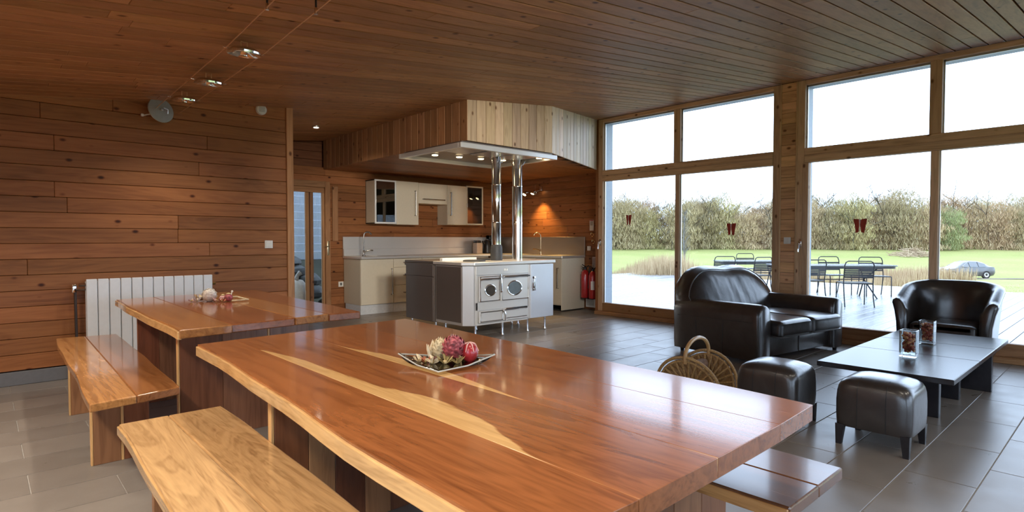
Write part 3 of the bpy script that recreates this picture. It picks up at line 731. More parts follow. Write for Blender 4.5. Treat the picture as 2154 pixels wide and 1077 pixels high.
# ================================================================== LEFT WALL FITTINGS
t = thing('radiator', 'white flat panel radiator on the left plank wall behind the dining table', 'radiator', (.69, YL-.02, .14))
n = 12; W = 1.05
MB().box(.0, W, -.045, -.02, .03, .73).build('back_panel', WHITE, t)
for i in range(n):
    a = W*i/n; MB().chbox(a+.0035, a+W/n-.0035, -.075, -.045, 0, .75, .004).build('fin', WHITE, t)
MB().tube([(-.0,-.05,.66),(-.07,-.05,.66)], .012, 8).rbox(-.10,-.065,-.07,-.03,.635,.71,.006,2).tube([(-.0,-.05,.70),(-.05,-.05,.70)], .016, 8).build('valve', CHROME, t, smooth=True)
MB().tube([(-.075,-.045,.64),(-.07,-.045,.0),(-.07,-.04,-.13)], .011, 8).build('pipe', plain('dark_pipe', (.05,.035,.03), .5), t, smooth=True)
MB().tube([(W,-.05,.66),(W+.03,-.05,.66)], .014, 8).build('end_plug', plain('brass_plug',(.6,.45,.2),.3,1), t, smooth=True)
t = thing('wall_lamp', 'round brushed silver disc lamp high on the left plank wall', 'wall lamp', (1.30, YL, 2.49))
M = T(0,-.09,0) @ RZ(math.radians(18)) @ RX(math.radians(80))
MB().lathe([(0,.0),(.118,.0),(.122,.006),(.118,.012),(.02,.02),(0,.02)], 36, M).build('disc', plain('dull_silver', (.40,.41,.36), .38, .5, var=.05), t, smooth=True)
MB().lathe([(.05,0),(.05,.02)], 20, RX(PI/2)).tube([(0,-.02,0),(0,-.08,0)], .012, 8).build('bracket', ALU, t, smooth=True)
MB().lathe([(.015,.02),(.012,.034),(.0,.036)], 12, M).tube([(.02,-.13,.02),(.055,-.12,.01),(.055,-.115,-.03)], .006, 6).build('centre_clip', ALU, t, smooth=True)
MB().rbox(-.155,-.13,-.06,-.03,-.07,-.045,.006,2).tube([(-.14,-.03,-.06),(-.06,-.03,-.03)], .006, 6).build('pull_knob', WPLAST, t, smooth=True)
t = thing('smoke_detector', 'small white round smoke detector at the top of the left wall', 'smoke detector', (2.27, YL, 2.655))
MB().lathe([(.056,0),(.058,.02),(.05,.034),(.03,.04),(0,.041)], 28, RX(PI/2)).build('housing', WPLAST, t, smooth=True)
vt = MB()
for k in range(5): vt.box(-.03+.0, .03, -.043, -.038, -.025+k*.011, -.021+k*.011)
vt.build('vent_slots', plain('grey_slot',(.35,.33,.3),.6), t)
t = thing('downlight', 'small bright recessed ceiling downlight in the kitchen ceiling', 'ceiling lamp', (3.43, 7.71, ceil_z(3.43)))
MB().lathe([(.05,-.022),(.05,.0),(.034,.004),(.034,-.022)], 20).build('trim_ring', ALU, t, smooth=True)
MB().lathe([(.033,-.026),(.033,.002)], 18).build('lamp_face', LAMPC, t)
ld = bpy.data.lights.new('downlight', 'SPOT'); ld.energy = 120; ld.color = (1,.86,.68); ld.spot_size = 2.6; ld.spot_blend = .6; ld.shadow_soft_size = .03
lo = bpy.data.objects.new('downlight_beam', ld); COL.objects.link(lo); lo.location = (3.43, 7.71, ceil_z(3.43)-.02)
# -- cable lights
CZ = 2.50
CABLE = plain('copper_cable', (.72,.46,.25), .35, .5)
for lb, pts in (('left thin copper cable of the stretched wire lights', [(1.05,-3.9,CZ),(1.155,3.09,CZ),(1.20,4.0,CZ),(1.26,YL-.01,CZ)]), ('right thin copper cable of the stretched wire lights', [(1.22,-3.9,CZ),(1.37,2.89,CZ),(1.43,4.0,CZ),(1.48,YL-.01,CZ)])):
    tag(MB().tube(pts, .0034, 6).build('light_cable', CABLE), lb, 'cable')
for lb, x, y in (('left dark rod holding a light cable to the ceiling', 1.165, 3.22), ('right dark rod holding a light cable to the ceiling', 1.385, 3.10)):
    t = thing('cable_hanger', lb, 'cable hanger', (x, y, ceil_z(x)))
    L_ = ceil_z(x) - CZ
    MB().tube([(0,0,0),(0,0,-L_+.02)], .006, 8).lathe([(.016,-.01),(.016,0)], 12).build('rod', BLACK, t, smooth=True)
    MB().lathe([(.010,-L_-.012),(.010,-L_+.02),(.005,-L_+.026)], 10).build('clamp', CHROME, t, smooth=True)
def cable_lamp(label, x, y, z, s=1.12):
    t = thing('cable_spotlight', label, 'ceiling lamp', (x, y, z), 0, 'reflector lamps on the light cables')
    M = RX(math.radians(4))
    MB().lathe([(.03*s,.035),(.07*s,.028),(.095*s,.006),(.094*s,-.006),(.088*s,-.002),(.066*s,.008),(.064*s,-.004),(.058*s,.0),(.03*s,.02),(0,.022)], 36, M).build('reflector', CHROME, t, smooth=True)
    MB().lathe([(.0,-.022),(.022,-.018),(.024,.0),(.012,.02)], 16, M).build('bulb', plain('bulb_metal',(.85,.84,.82),.15,1), t, smooth=True)
    MB().tube([(-.02,0,.03),(-.02,0,.075),(.02,0,.075),(.02,0,.03)], .004, 6).build('yoke', CABLE, t, smooth=True)
    ld = bpy.data.lights.new('lamp_beam', 'SPOT'); ld.energy = 38; ld.color = (1,.90,.76); ld.spot_size = 2.3; ld.spot_blend = .9; ld.shadow_soft_size = .045
    lo = bpy.data.objects.new('lamp_beam', ld); COL.objects.link(lo); lo.parent = t; lo.location = (0,0,-.03)
    MB().tube([(-.13,0,.018),(-.09,0,.012)], .004, 6).tube([(.09,0,.012),(.13,0,.018)], .004, 6).build('contact_arm', CHROME, t, smooth=True)
cable_lamp('largest silver reflector lamp on the light cables, nearest the camera', 1.315, 4.06, 2.485)
cable_lamp('middle silver reflector lamp on the light cables', 1.355, 5.02, 2.485)
cable_lamp('farthest silver reflector lamp on the light cables beside the round wall lamp', 1.36, 5.78, 2.485)

cable_lamp('added unseen reflector lamp on the light cables above the far end of the foreground table', 1.29, 2.55, 2.485)  # from here on, extra unseen lamps added along the cables to light the tables
cable_lamp('added unseen reflector lamp on the light cables above the middle of the foreground table', 1.25, 1.45, 2.485)
cable_lamp('added unseen reflector lamp on the light cables above the near end of the foreground table', 1.22, .35, 2.485)
cable_lamp('added unseen reflector lamp on the light cables behind the camera', 1.19, -.9, 2.485)
def fill_downlight(label, x, y, en=40):  # unseen downlights added to brighten the near left and the lounge
    t = thing('downlight', label, 'ceiling lamp', (x, y, ceil_z(x)))
    MB().lathe([(.09,-.03),(.09,.0),(.07,.004),(.07,-.03)], 24).build('trim_ring', ALU, t, smooth=True)
    MB().lathe([(.07,-.026),(.07,.002)], 24).build('lamp_face', LAMPC, t)
    ld = bpy.data.lights.new('downlight', 'SPOT'); ld.energy = en; ld.color = (1,.91,.78); ld.spot_size = 2.6; ld.spot_blend = .9; ld.shadow_soft_size = .16
    lo = bpy.data.objects.new('downlight_beam', ld); COL.objects.link(lo); lo.location = (x, y, ceil_z(x)-.035)
fill_downlight('added unseen fill downlight over the right end of the foreground table', 2.7, .25)
fill_downlight('added unseen fill downlight behind the camera on the lounge side', 3.6, -.9, 80)
fill_downlight('added unseen fill downlight over the lounge side wall behind the camera', 4.9, -1.4, 90)
for yy, lb in ((.6,'left of the camera'),(2.0,'left of the near bench'),(3.4,'left of the gap between the benches'),(4.8,'left of the radiator bench')):
    fill_downlight('added unseen fill downlight near the side wall, ' + lb, -.65, yy, 235 if yy < 3 else 190)
t = thing('fill_spot_rail', 'added unseen rail with two fill spotlights aimed at the kitchen', 'ceiling lamp', (1.75, -.6, ceil_z(1.75)))  # rail and heads added out of view to brighten the kitchen
MB().rbox(-.6, .6, -.02, .02, -.04, -.0, .006, 2, RY(-math.atan(CB))).build('rail', WPLAST, t)
for k, (xx, tx) in enumerate(((-.4, 5.1), (.4, 6.4))):
    aim = Vector((tx-1.75-xx, 8.5+.6, .95-ceil_z(1.75)+.18)); q = aim.to_track_quat('-Z','Y'); M = T(xx, 0, -.16+xx*CB) @ q.to_matrix().to_4x4()
    h = MB().lathe([(.03,.10),(.05,.08),(.06,-.06),(.054,-.05),(0,-.03)], 20, M).tube([(xx,0,-.03+xx*CB),(xx,0,-.12+xx*CB)], .008, 8).build('spot_head', WPLAST, t, smooth=True)
    MB().lathe([(.05,-.052),(.05,-.045)], 18, M).build('lamp_face', LAMPC, h)
    ld = bpy.data.lights.new('fill_rail_beam', 'SPOT'); ld.energy = 820; ld.color = (1,.93,.82); ld.spot_size = .62; ld.spot_blend = .7; ld.shadow_soft_size = .25
    lo = bpy.data.objects.new('fill_rail_beam', ld); COL.objects.link(lo); lo.parent = t; lo.location = (xx, 0, -.16+xx*CB); lo.rotation_euler = q.to_euler(); lo.location += aim.normalized()*.07

# ================================================================== DINING TABLES AND BENCHES
def live_edge(x, y0, y1, amp, seed, n=14):
    r = random.Random(seed); ph = r.uniform(0,6); out = []
    for i in range(n+1):
        y = y0+(y1-y0)*i/n; out.append((x(y) + amp*(math.sin(y*3.1+ph)+.6*math.sin(y*7.3+ph*2)), y))
    return out
def plank(t, left, right, z0, z1, mat, col, bevel=.006, name='plank'):
    poly = left + list(reversed(right))
    return MB().prism(poly, z0, z1).build(name, mat, t, bevel=bevel, seg=2, color=col)
def slab_leg(t, y, boards, z1, th=.036, wob=.006):
    for (a, b, col) in boards:
        m = MB(); m.chbox(a+.0006, b-.0006, y-th/2+rnd.uniform(0,.002), y+th/2, 0, z1, .002)
        m.build('leg_board', PZ, t, color=col)
lin = lambda xa, ya, xb, yb: (lambda y: xa+(xb-xa)*(y-ya)/(yb-ya))
st = lambda x: (lambda y: x)
# table in front (world coordinates minus its base point)
def at_origin(t):           # children built in world metres, moved to hang from the thing's base
    for c in t.children:
        for v in c.data.vertices: v.co -= t.location
def tint_pos(o): return o
t1 = thing('dining_table', 'large glossy red brown plank dining table in the foreground with a pale sapwood streak', 'table', (0,0,0))
ZT = .76
plank(t1, live_edge(lin(.632,.64,.745,2.97), .64, 2.97, .007, 1), [(.905,.63),(.905,2.985)], ZT-.048, ZT, PY, TEAK, .002)
plank(t1, [(.906,.63),(.906,2.985)], [(1.21,.632),(1.21,3.01)], ZT-.048, ZT, PSAP, TEAK, .0012)
plank(t1, [(1.2105,.632),(1.2105,3.01)], [(1.55,.636),(1.55,3.04)], ZT-.048, ZT, PSAP, (.30,.10,.031), .0012)
plank(t1, [(1.5505,.636),(1.5505,3.04)], live_edge(lin(1.812,.648,1.925,3.07), .648, 3.07, .006, 5), ZT-.048, ZT, PY, (.29,.10,.032), .0015)
le = live_edge(lin(.632,.64,.745,2.97), .645, 2.965, .007, 1)
plank(t1, [(x-.009,y) for x,y in le], [(x+.012,y) for x,y in le], ZT-.052, ZT-.008, PY, SAP, .003, 'live_edge')
slab_leg(t1, 2.33, [(.832,.846,SAP),(.846,.985,(.20,.075,.03)),(.985,1.10,(.38,.20,.09)),(1.10,1.24,(.15,.05,.02)),(1.24,1.37,(.33,.16,.07)),(1.37,1.60,(.16,.06,.026))], ZT-.05)
slab_leg(t1, 1.06, [(.825,.84,SAP),(.84,1.0,(.27,.10,.04)),(1.0,1.25,(.34,.15,.06)),(1.25,1.42,(.24,.10,.045)),(1.42,1.45,SAP),(1.45,1.70,(.18,.075,.03))], ZT-.05)
t2 = thing('dining_table', 'wide plank dining table of four differently coloured boards in front of the radiator', 'table', (0,0,0))
plank(t2, live_edge(lin(.775,3.49,.80,5.65), 3.49, 5.65, .006, 9), [(1.055,3.515),(1.075,5.70)], ZT-.048, ZT, PY, (.48,.20,.062))
plank(t2, [(1.056,3.535),(1.076,5.70)], [(1.44,3.57),(1.45,5.74)], ZT-.050, ZT-.001, PY, (.30,.095,.030))
plank(t2, [(1.441,3.565),(1.451,5.74)], [(1.675,3.60),(1.685,5.78)], ZT-.048, ZT, PY, (.44,.185,.06))
plank(t2, [(1.676,3.60),(1.686,5.78)], live_edge(lin(1.90,3.59,1.98,5.84), 3.59, 5.84, .006, 4), ZT-.050, ZT-.001, PY, (.28,.09,.03))
le = live_edge(lin(.775,3.49,.80,5.65), 3.495, 5.645, .006, 9)
plank(t2, [(x-.009,y) for x,y in le], [(x+.012,y) for x,y in le], ZT-.052, ZT-.008, PY, SAP, .003, 'live_edge')
slab_leg(t2, 3.95, [(.865,.877,SAP),(.877,1.12,(.22,.085,.04)),(1.12,1.40,(.26,.115,.06)),(1.40,1.415,SAP),(1.415,1.68,(.24,.10,.05))], ZT-.05)
slab_leg(t2, 5.12, [(.86,1.0,(.25,.08,.035)),(1.0,1.15,(.27,.115,.055)),(1.15,1.42,(.18,.065,.03)),(1.42,1.68,(.25,.10,.05))], ZT-.05)
MB().tube([(1.235,3.90,.685),(1.26,3.90,.685),(1.26,3.90,.655)], .006, 6).build('steel_bracket', CHROME, t2, smooth=True)
b1 = thing('bench', 'low plank bench of two boards beside the radiator and left wall', 'bench', (0,0,0))
ZB = .45
plank(b1, live_edge(lin(.375,3.43,.43,5.92), 3.43, 5.92, .006, 21), [(.575,3.465),(.62,5.89)], ZB-.042, ZB, PY, (.53,.25,.085))
plank(b1, [(.576,3.465),(.621,5.89)], live_edge(lin(.79,3.52,.84,5.86), 3.52, 5.86, .004, 22), ZB-.044, ZB-.001, PY, (.44,.175,.058))
slab_leg(b1, 3.90, [(.425,.437,SAP),(.437,.565,(.33,.155,.07)),(.565,.58,SAP),(.58,.705,(.28,.10,.045))], ZB-.043)
slab_leg(b1, 5.13, [(.44,.452,SAP),(.452,.58,(.34,.16,.07)),(.58,.70,(.28,.11,.045))], ZB-.043)
b2 = thing('bench', 'pale honey plank bench in the foreground left of the large table', 'bench', (0,0,0))
plank(b2, live_edge(lin(.375,.55,.425,2.98), .55, 2.98, .006, 31), [(.60,.55),(.615,2.98)], ZB-.042, ZB, PY, (.70,.43,.195))
plank(b2, [(.601,.55),(.616,2.98)], live_edge(lin(.795,.55,.842,2.98), .55, 2.98, .005, 32), ZB-.042, ZB, PY, (.64,.375,.16))
le = live_edge(lin(.375,.55,.425,2.98), .555, 2.975, .006, 31)
plank(b2, [(x-.008,y) for x,y in le], [(x+.010,y) for x,y in le], ZB-.046, ZB-.007, PY, SAP, .003, 'live_edge')
for yy in (1.0, 2.45): slab_leg(b2, yy, [(.45,.60,(.34,.16,.07)),(.60,.76,(.28,.11,.05))], ZB-.043)
b3 = thing('bench', 'dark glossy bench end showing past the right end of the large table', 'bench', (0,0,0))
plank(b3, live_edge(lin(1.765,.69,1.75,3.0), .69, 3.0, .004, 41), [(1.99,.69),(1.99,3.0)], ZB-.042, ZB, PY, (.18,.075,.034))
plank(b3, [(1.991,.69),(1.991,3.0)], live_edge(lin(2.21,.69,2.24,3.0), .69, 3.0, .004, 42), ZB-.042, ZB, PY, (.16,.068,.032))
le = live_edge(lin(1.765,.69,1.75,3.0), .695, 2.995, .004, 41)
plank(b3, [(x-.008,y) for x,y in le], [(x+.010,y) for x,y in le], ZB-.046, ZB-.007, PY, (.55,.28,.10), .003, 'live_edge')
for yy in (1.12, 2.5): slab_leg(b3, yy, [(1.80,1.99,(.30,.13,.055)),(1.99,2.18,(.22,.09,.04))], ZB-.043)
for o, b in ((t1,(1.28,1.85,0)),(t2,(1.37,4.6,0)),(b1,(.6,4.67,0)),(b2,(.6,1.77,0)),(b3,(2.0,1.85,0))):
    o.location = b; at_origin(o)

# -- potpourri on the front table
PALE = plain('dried_pale_scale', (.62,.50,.30), .7, var=.3, scale=60); OLIVE = plain('dried_olive', (.36,.27,.10), .7, var=.35, scale=60)
MAROON = plain('dried_maroon', (.36,.075,.085), .5, var=.7, scale=60); CREAM = plain('dried_cream', (.74,.62,.42), .7, var=.2, scale=50)
RUST = plain('dried_rust', (.35,.10,.04), .7, var=.4, scale=70); REDB = plain('red_glossy_pod', (.36,.02,.025), .3, coat=.3, var=.3, scale=40)
STRAWM = plain('straw', (.55,.42,.20), .7, var=.2, scale=60); PINKW = plain('dried_pink_white', (.66,.38,.33), .6, var=.35, scale=70)
PX0, PY0 = 1.345, 1.845
t = thing('glass_plate', 'square clear glass plate with upturned corners on the foreground table', 'plate', (PX0, PY0, ZT+.001), math.radians(0))
mb = MB(); N_ = 14; h_ = .135; vs = []
for i in range(N_+1):
    for j in range(N_+1):
        u = -1+2*i/N_; v = -1+2*j/N_; r = max(abs(u),abs(v)); c = max(0,-u*v)
        vs.append((u*h_, v*h_, .004+.012*max(0,r-.55)**1.3+.030*c**3))
fs = [(i*(N_+1)+j,(i+1)*(N_+1)+j,(i+1)*(N_+1)+j+1,i*(N_+1)+j+1) for i in range(N_) for j in range(N_)]
o = mb.add(vs, fs).build('plate_dish', glass('plate_glass', (.93,.95,.92), 1.2, .03), t, smooth=True); sm = o.modifiers.new('thickness','SOLIDIFY'); sm.thickness = .005
MB().tube([(-h_,-h_,.010),(0,-h_,.012),(h_,-h_,.036),(h_,0,.012),(h_,h_,.010),(0,h_,.012),(-h_,h_,.036),(-h_,0,.012)], .003, 6, closed=True).build('rim', plain('frosted_rim', (.50,.49,.43), .25, coat=.4), t, smooth=True)
def scales(mb, R, rows, cnt, lift, M, open_=.25, squash=1.0):
    """overlapping petal scales round a ball"""
    for i in range(rows):
        ph = PI*(.10+.80*i/(rows-1)); k = max(4, int(cnt*math.sin(ph)))
        for j in range(k):
            a = 2*PI*(j+.5*(i % 2))/k; w_ = PI/k*1.25
            def P(p, q, rr): return (rr*math.sin(p)*math.cos(q), rr*math.sin(p)*math.sin(q), rr*math.cos(p)*squash)
            dp = PI*.8/(rows-1)
            mb.add([P(ph+dp*.7,a-w_,R*.94),P(ph+dp*.7,a+w_,R*.94),P(ph,a+w_*.8,R*1.02),P(ph-dp*.55,a,R*(1.04+open_*.3)),P(ph,a-w_*.8,R*1.02),P(ph,a,R*1.09)],
                   [(0,1,5),(1,2,5),(2,3,5),(3,4,5),(4,0,5)], M)
    mb.add(*ball(R*.95, squash), M)
def ball(R, sq=1.0, n=12, m=8):
    vs = [(0,0,R*sq)]; fs = []
    for i in range(1,m):
        for j in range(n):
            p = PI*i/m; a = 2*PI*j/n; vs.append((R*math.sin(p)*math.cos(a), R*math.sin(p)*math.sin(a), R*math.cos(p)*sq))
    vs.append((0,0,-R*sq)); L_ = len(vs)-1
    for j in range(n): fs.append((0,1+j,1+(j+1) % n)); fs.append((L_,L_-n+(j+1) % n,L_-n+j))
    for i in range(m-2):
        for j in range(n): a = 1+i*n; fs.append((a+j,a+n+j,a+n+(j+1) % n,a+(j+1) % n))
    return vs, fs
def potp(name, label, cat, off, build):
    t = thing(name, label, cat, (PX0+off[0], PY0+off[1], ZT+.006+off[2])); build(t); return t
# screen right on the table is (+.74,-.68); towards the camera is (-.68,-.74)
def sc(r, n): return (.736*r-.677*n, -.677*r-.736*n)
def artichoke(mat, R, tip):
    def f(t):
        m = MB(); scales(m, R, 8, 13, .1, T(0,0,R*.98) @ RZ(.4) @ RX(.25)); m.build('scales', mat, t)
        MB().tube([(0,0,R*.2),(.004,0,0)], .008, 6).build('stem', STRAWM, t, smooth=True)
        m = MB()
        for k in range(6): m.add([(.006*math.cos(k),.006*math.sin(k),R*1.9),(.012*math.cos(k+.5),.012*math.sin(k+.5),R*1.9),(.010*math.cos(k),.010*math.sin(k),R*2.2)], [(0,1,2)])
        m.build('crown', tip, t)
    return f
potp('dried_artichoke', 'pale olive dried artichoke head on the glass plate', 'potpourri', (*sc(-.025,-.02), .010), artichoke(PALE, .040, CREAM))
potp('dried_artichoke', 'maroon dried artichoke head in the middle of the glass plate', 'potpourri', (*sc(.028,.0), .012), artichoke(MAROON, .046, PINKW))
def redball(t):
    MB().add(*ball(.034,1.12,18,12), T(0,0,.038)).build('pod', REDB, t, smooth=True)
    m = MB()
    for k in range(7):
        a = 2*PI*k/7; m.tube([(0,0,.078),(.022*math.cos(a),.022*math.sin(a),.072),(.036*math.cos(a),.036*math.sin(a),.045)], [.003,.003,.0015], 5)
    m.build('calyx', PINKW, t, smooth=True)
potp('red_seed_pod', 'glossy red round seed pod at the right of the glass plate', 'potpourri', (*sc(.092,-.002), .0), redball)
def curl(mat, n, r, seed):
    def f(t):
        rr = random.Random(seed); m = MB()
        for k in range(n):
            a = rr.uniform(0,6.3); ht = rr.uniform(.5,1.2)*r; b = (r*.15*math.cos(a), r*.15*math.sin(a), .002); wv = r*.5
            p1 = (r*.8*math.cos(a), r*.8*math.sin(a), ht*.7); p2 = (r*1.0*math.cos(a+.3), r*1.0*math.sin(a+.3), ht)
            q = (-math.sin(a)*wv*.5, math.cos(a)*wv*.5, 0)
            m.add([b, (p1[0]-q[0],p1[1]-q[1],p1[2]), (p1[0]+q[0],p1[1]+q[1],p1[2]), p2, (p1[0]*.8,p1[1]*.8,p1[2]*1.1)], [(0,1,4),(0,4,2),(1,3,4),(4,3,2)])
        m.build('petals', mat, t, smooth=60)
        MB().add(*ball(r*.3, .8, 8, 5), T(0,0,r*.28)).build('heart', OLIVE if mat is not OLIVE else STRAWM, t, smooth=True)
    return f
items = [('dried_flower','cream curled dried flower at the left tip of the glass plate',CREAM,-.105,.012,.026,9),('dried_flower','rust brown dried flower second from the left on the glass plate',RUST,-.080,.028,.024,8),
 ('dried_flower','rust and cream dried flower under the upright petals',PINKW,-.058,-.008,.030,9),('dried_flower','pale cream dried flower at the front left edge of the glass plate',CREAM,-.048,.05,.030,10),
 ('dried_leaf_cluster','olive dried leaf cluster at the front of the plate under the maroon artichoke',OLIVE,.0,.052,.034,12),('dried_leaf_cluster','brown green curled leaf at the front right of the plate',OLIVE,.048,.045,.030,9),
 ('dried_flower','small pale dried flower left of the red pod',STRAWM,.06,-.045,.026,8),('dried_flower','tiny pale petal scrap by the right corner of the glass plate',CREAM,.125,.02,.014,5),('dried_leaf_cluster','olive leaf cluster behind the pale artichoke',OLIVE,-.04,-.06,.03,9)]
for i,(nm,lb,mt,r_,n_,s_,c_) in enumerate(items): potp(nm, lb, 'potpourri', (*sc(r_,n_), .002), curl(mt, c_, s_, 50+i))
def spike(t):
    m = MB(); 
    for a,h in ((0,.065),(1.4,.045),(3,.05)): m.tube([(0,0,0),(.008*math.cos(a),.008*math.sin(a),h*.6),(.014*math.cos(a),.014*math.sin(a),h)], [.007,.006,.001], 5)
    m.build('petal_spike', CREAM, t, smooth=True)
potp('dried_petal', 'upright pale pointed dried petals left of the pale artichoke', 'potpourri', (*sc(-.066,-.005), .022), spike)
# -- potpourri on the back table, straight on the wood
BX, BY = 1.36, 4.93
WHITED = plain('dried_white', (.78,.71,.62), .7, var=.15, scale=60)
def potb(name, label, r_, n_, build):
    x, y = sc(r_, n_); t = thing(name, label, 'potpourri', (BX+x, BY+y, ZT+.001)); build(t)
def rose(t):
    m = MB(); scales(m, .052, 7, 8, .1, T(0,0,.050) @ RX(.7), .1); m.build('petals', WHITED, t, smooth=60)
    MB().tube([(0,0,.03),(.03,.02,.008),(.06,.03,.006)], .004, 6).build('stem', STRAWM, t, smooth=True)
potb('dried_rose', 'large white dried rose head on the back table', -.05, 0, rose)
potb('dried_flower', 'pale dried flower behind the white rose on the back table', -.135, -.03, curl(PALE, 14, .050, 91))
potb('dried_flower', 'small white curled flower in front left of the white rose', -.125, .045, curl(WHITED, 10, .036, 92))
potb('dried_petal', 'pink pale petal scrap at the left end of the back table potpourri', -.175, .03, curl(PINKW, 6, .03, 93))
def pod(mat, R):
    def f(t):
        MB().add(*ball(R, .9, 14, 9), T(0,0,R*.9)).build('pod', mat, t, smooth=True)
        MB().lathe([(R*.5,0),(R*.55,.004),(R*.2,.010)], 10, T(0,0,R*1.75)).build('crown', STRAWM, t, smooth=True)
    return f
potb('dried_seed_pod', 'round tan seed pod right of the white rose', .045, -.02, pod(PINKW, .026))
potb('dried_seed_pod', 'small maroon seed pod at the right of the back table potpourri', .095, -.01, pod(MAROON, .032))
potb('dried_flower', 'pink dried flower at the front right of the white rose', .03, .04, curl(PINKW, 9, .035, 94))
potb('dried_leaf_cluster', 'dark curled leaf in front of the maroon pod', .075, .05, curl(RUST, 8, .03, 95))
def twig(t):
    MB().tube([(-.02,.03,.03),(.04,.0,.035),(.11,-.06,.012),(.04,-.07,.012),(-.01,-.05,.01)], .006, 6).build('twig', PALE, t, smooth=True)
    MB().tube([(0,.02,.03),(.015,.03,.07)], .004, 6).add(*ball(.009, 1, 8, 6), T(.017,.031,.075)).build('bud', WHITED, t, smooth=True)
potb('bent_twig', 'bent pale twig at the right end of the back table potpourri', .12, .0, twig)

# ================================================================== LOUNGE
PIPE = plain('piping_grey', (.09,.085,.085), .3, coat=.4)
t = sofa_ = thing('sofa', 'two seat black leather sofa with a camel back and rounded arms', 'sofa', (5.57, 2.50, 0), math.radians(-9)); t.scale = (1.05, 1.14, 1.03)
SW, SD = 1.52, .98
def arm(x0, x1):
    rings = []
    n = 10
    def ring(y, grow):
        xm = (x0+x1)/2; hw = (x1-x0)/2*grow; pts = []
        pts += [(xm-hw*.93, y, .045), (xm-hw, y, .12), (xm-hw, y, .30)]
        for i in range(9):
            a = PI - PI*i/8; pts.append((xm+hw*1.06*math.cos(a), y, .47+.115*math.sin(a)*(.4+.6*grow)))
        pts += [(xm+hw, y, .30), (xm+hw, y, .12), (xm+hw*.93, y, .045)]
        return pts
    for y, g in ((0,.70),(.012,.86),(.035,.97),(.08,1),(.3,1),(.6,1),(.82,1),(.90,.98),(.93,.9)): rings.append(ring(y, g))
    return MB().loft(rings)
for nm, x0, x1 in (('arm', 0, .205), ('arm', SW-.205, SW)):
    a = arm(x0, x1).build(nm, LEATHER, t, smooth=70)
    sx = x0-.002 if x0 == 0 else x1+.002
    MB().tube([(sx,.06,.415),(sx,.40,.408),(sx,.88,.40)], .0035, 6).tube([(sx,.36,.40),(sx,.37,.06)], .003, 6).tube([(sx,.66,.40),(sx,.66,.06)], .003, 6).build('seam', BLACK, a, smooth=True)
    MB().tube([(x0+.012,.012,.06),(x0+.008,.014,.45)] + [((x0+x1)/2+.095*math.cos(PI-PI*i/8), .014, .47+.095*math.sin(PI-PI*i/8)) for i in range(9)] + [(x1-.008,.014,.45),(x1-.012,.012,.06)], .0045, 6).build('piping', LEATHER, a, smooth=True)
MB().rbox(.17, SW-.17, .05, .88, .06, .275, .02, 2).build('seat_base', LEATHER, t, smooth=True)
MB().box(SW/2-.006, SW/2+.006, .044, .052, .07, .25).build('centre_seam', PIPE, t)
# camel back
def top(u):
    a = abs(u); return .50 + .415*(max(0,1-a**3.4))**.55 + .016*math.cos(u*PI*1.9+PI)*(1-a)
rings = []; M_ = 40
for i in range(M_+1):
    u = -1+2*i/M_; u = max(-.999, min(.999, math.sin(u*PI/2)*.4+u*.6)); x = SW/2+u*(SW/2-.015); zt = top(u); zb = .20
    thk = .30*(1-.25*abs(u)**6); yb = .60; ring = []
    pts2 = [(-.5,0),(-.52,.25),(-.50,.55),(-.44,.8),(-.30,.94),(-.08,1.0),(.2,.985),(.42,.9),(.5,.7),(.5,.35),(.5,0)]
    for k,(a,b) in enumerate(pts2):
        z = zb+(zt-zb)*b; lean = .38*max(0,(z-.35))
        wr = .006*math.sin(x*46+z*9+1.6*math.sin(x*11))*(1 if k in (1,2,3) else 0)*(1-abs(u))
        ring.append((x, yb+.17+a*thk+lean*.9+wr, z))
    rings.append(ring)
bk_ = MB().loft(rings).build('backrest', LEATHER, t, smooth=70)
pp = [(r[4][0], r[4][1]-.008, r[4][2]+.006) for r in rings[1:-1]]
MB().tube([(pp[0][0], pp[0][1]-.05, .50)] + pp + [(pp[-1][0], pp[-1][1]-.05, .50)], .006, 6).build('piping', PIPE, bk_, smooth=True)
for x0, x1 in ((.208, .758), (.762, SW-.208)):
    o = MB().rbox(x0, x1, -.085, .66, .262, .425, .045, 4, puff=.022).build('seat_cushion', LEATHER, t, smooth=70)
    MB().tube([(x0+.02,.5,.272),(x0+.006,-.05,.272),(x0+.03,-.083,.272),(x1-.03,-.083,.272),(x1-.006,-.05,.272),(x1-.02,.5,.272)], .0055, 6).build('piping', PIPE, o, smooth=True)
for lx, ly in ((.05,.06),(SW-.05,.06),(.08,.88),(SW-.08,.88)): MB().lathe([(.018,0),(.024,.05)], 10, T(lx,ly,0)).build('leg', DWOOD, t, smooth=True)

# tub armchair: a wall swept round a horseshoe
t = thing('armchair', 'black leather tub armchair with flared arms by the sliding door', 'armchair', (7.17, 1.29, 0), -PI/2)
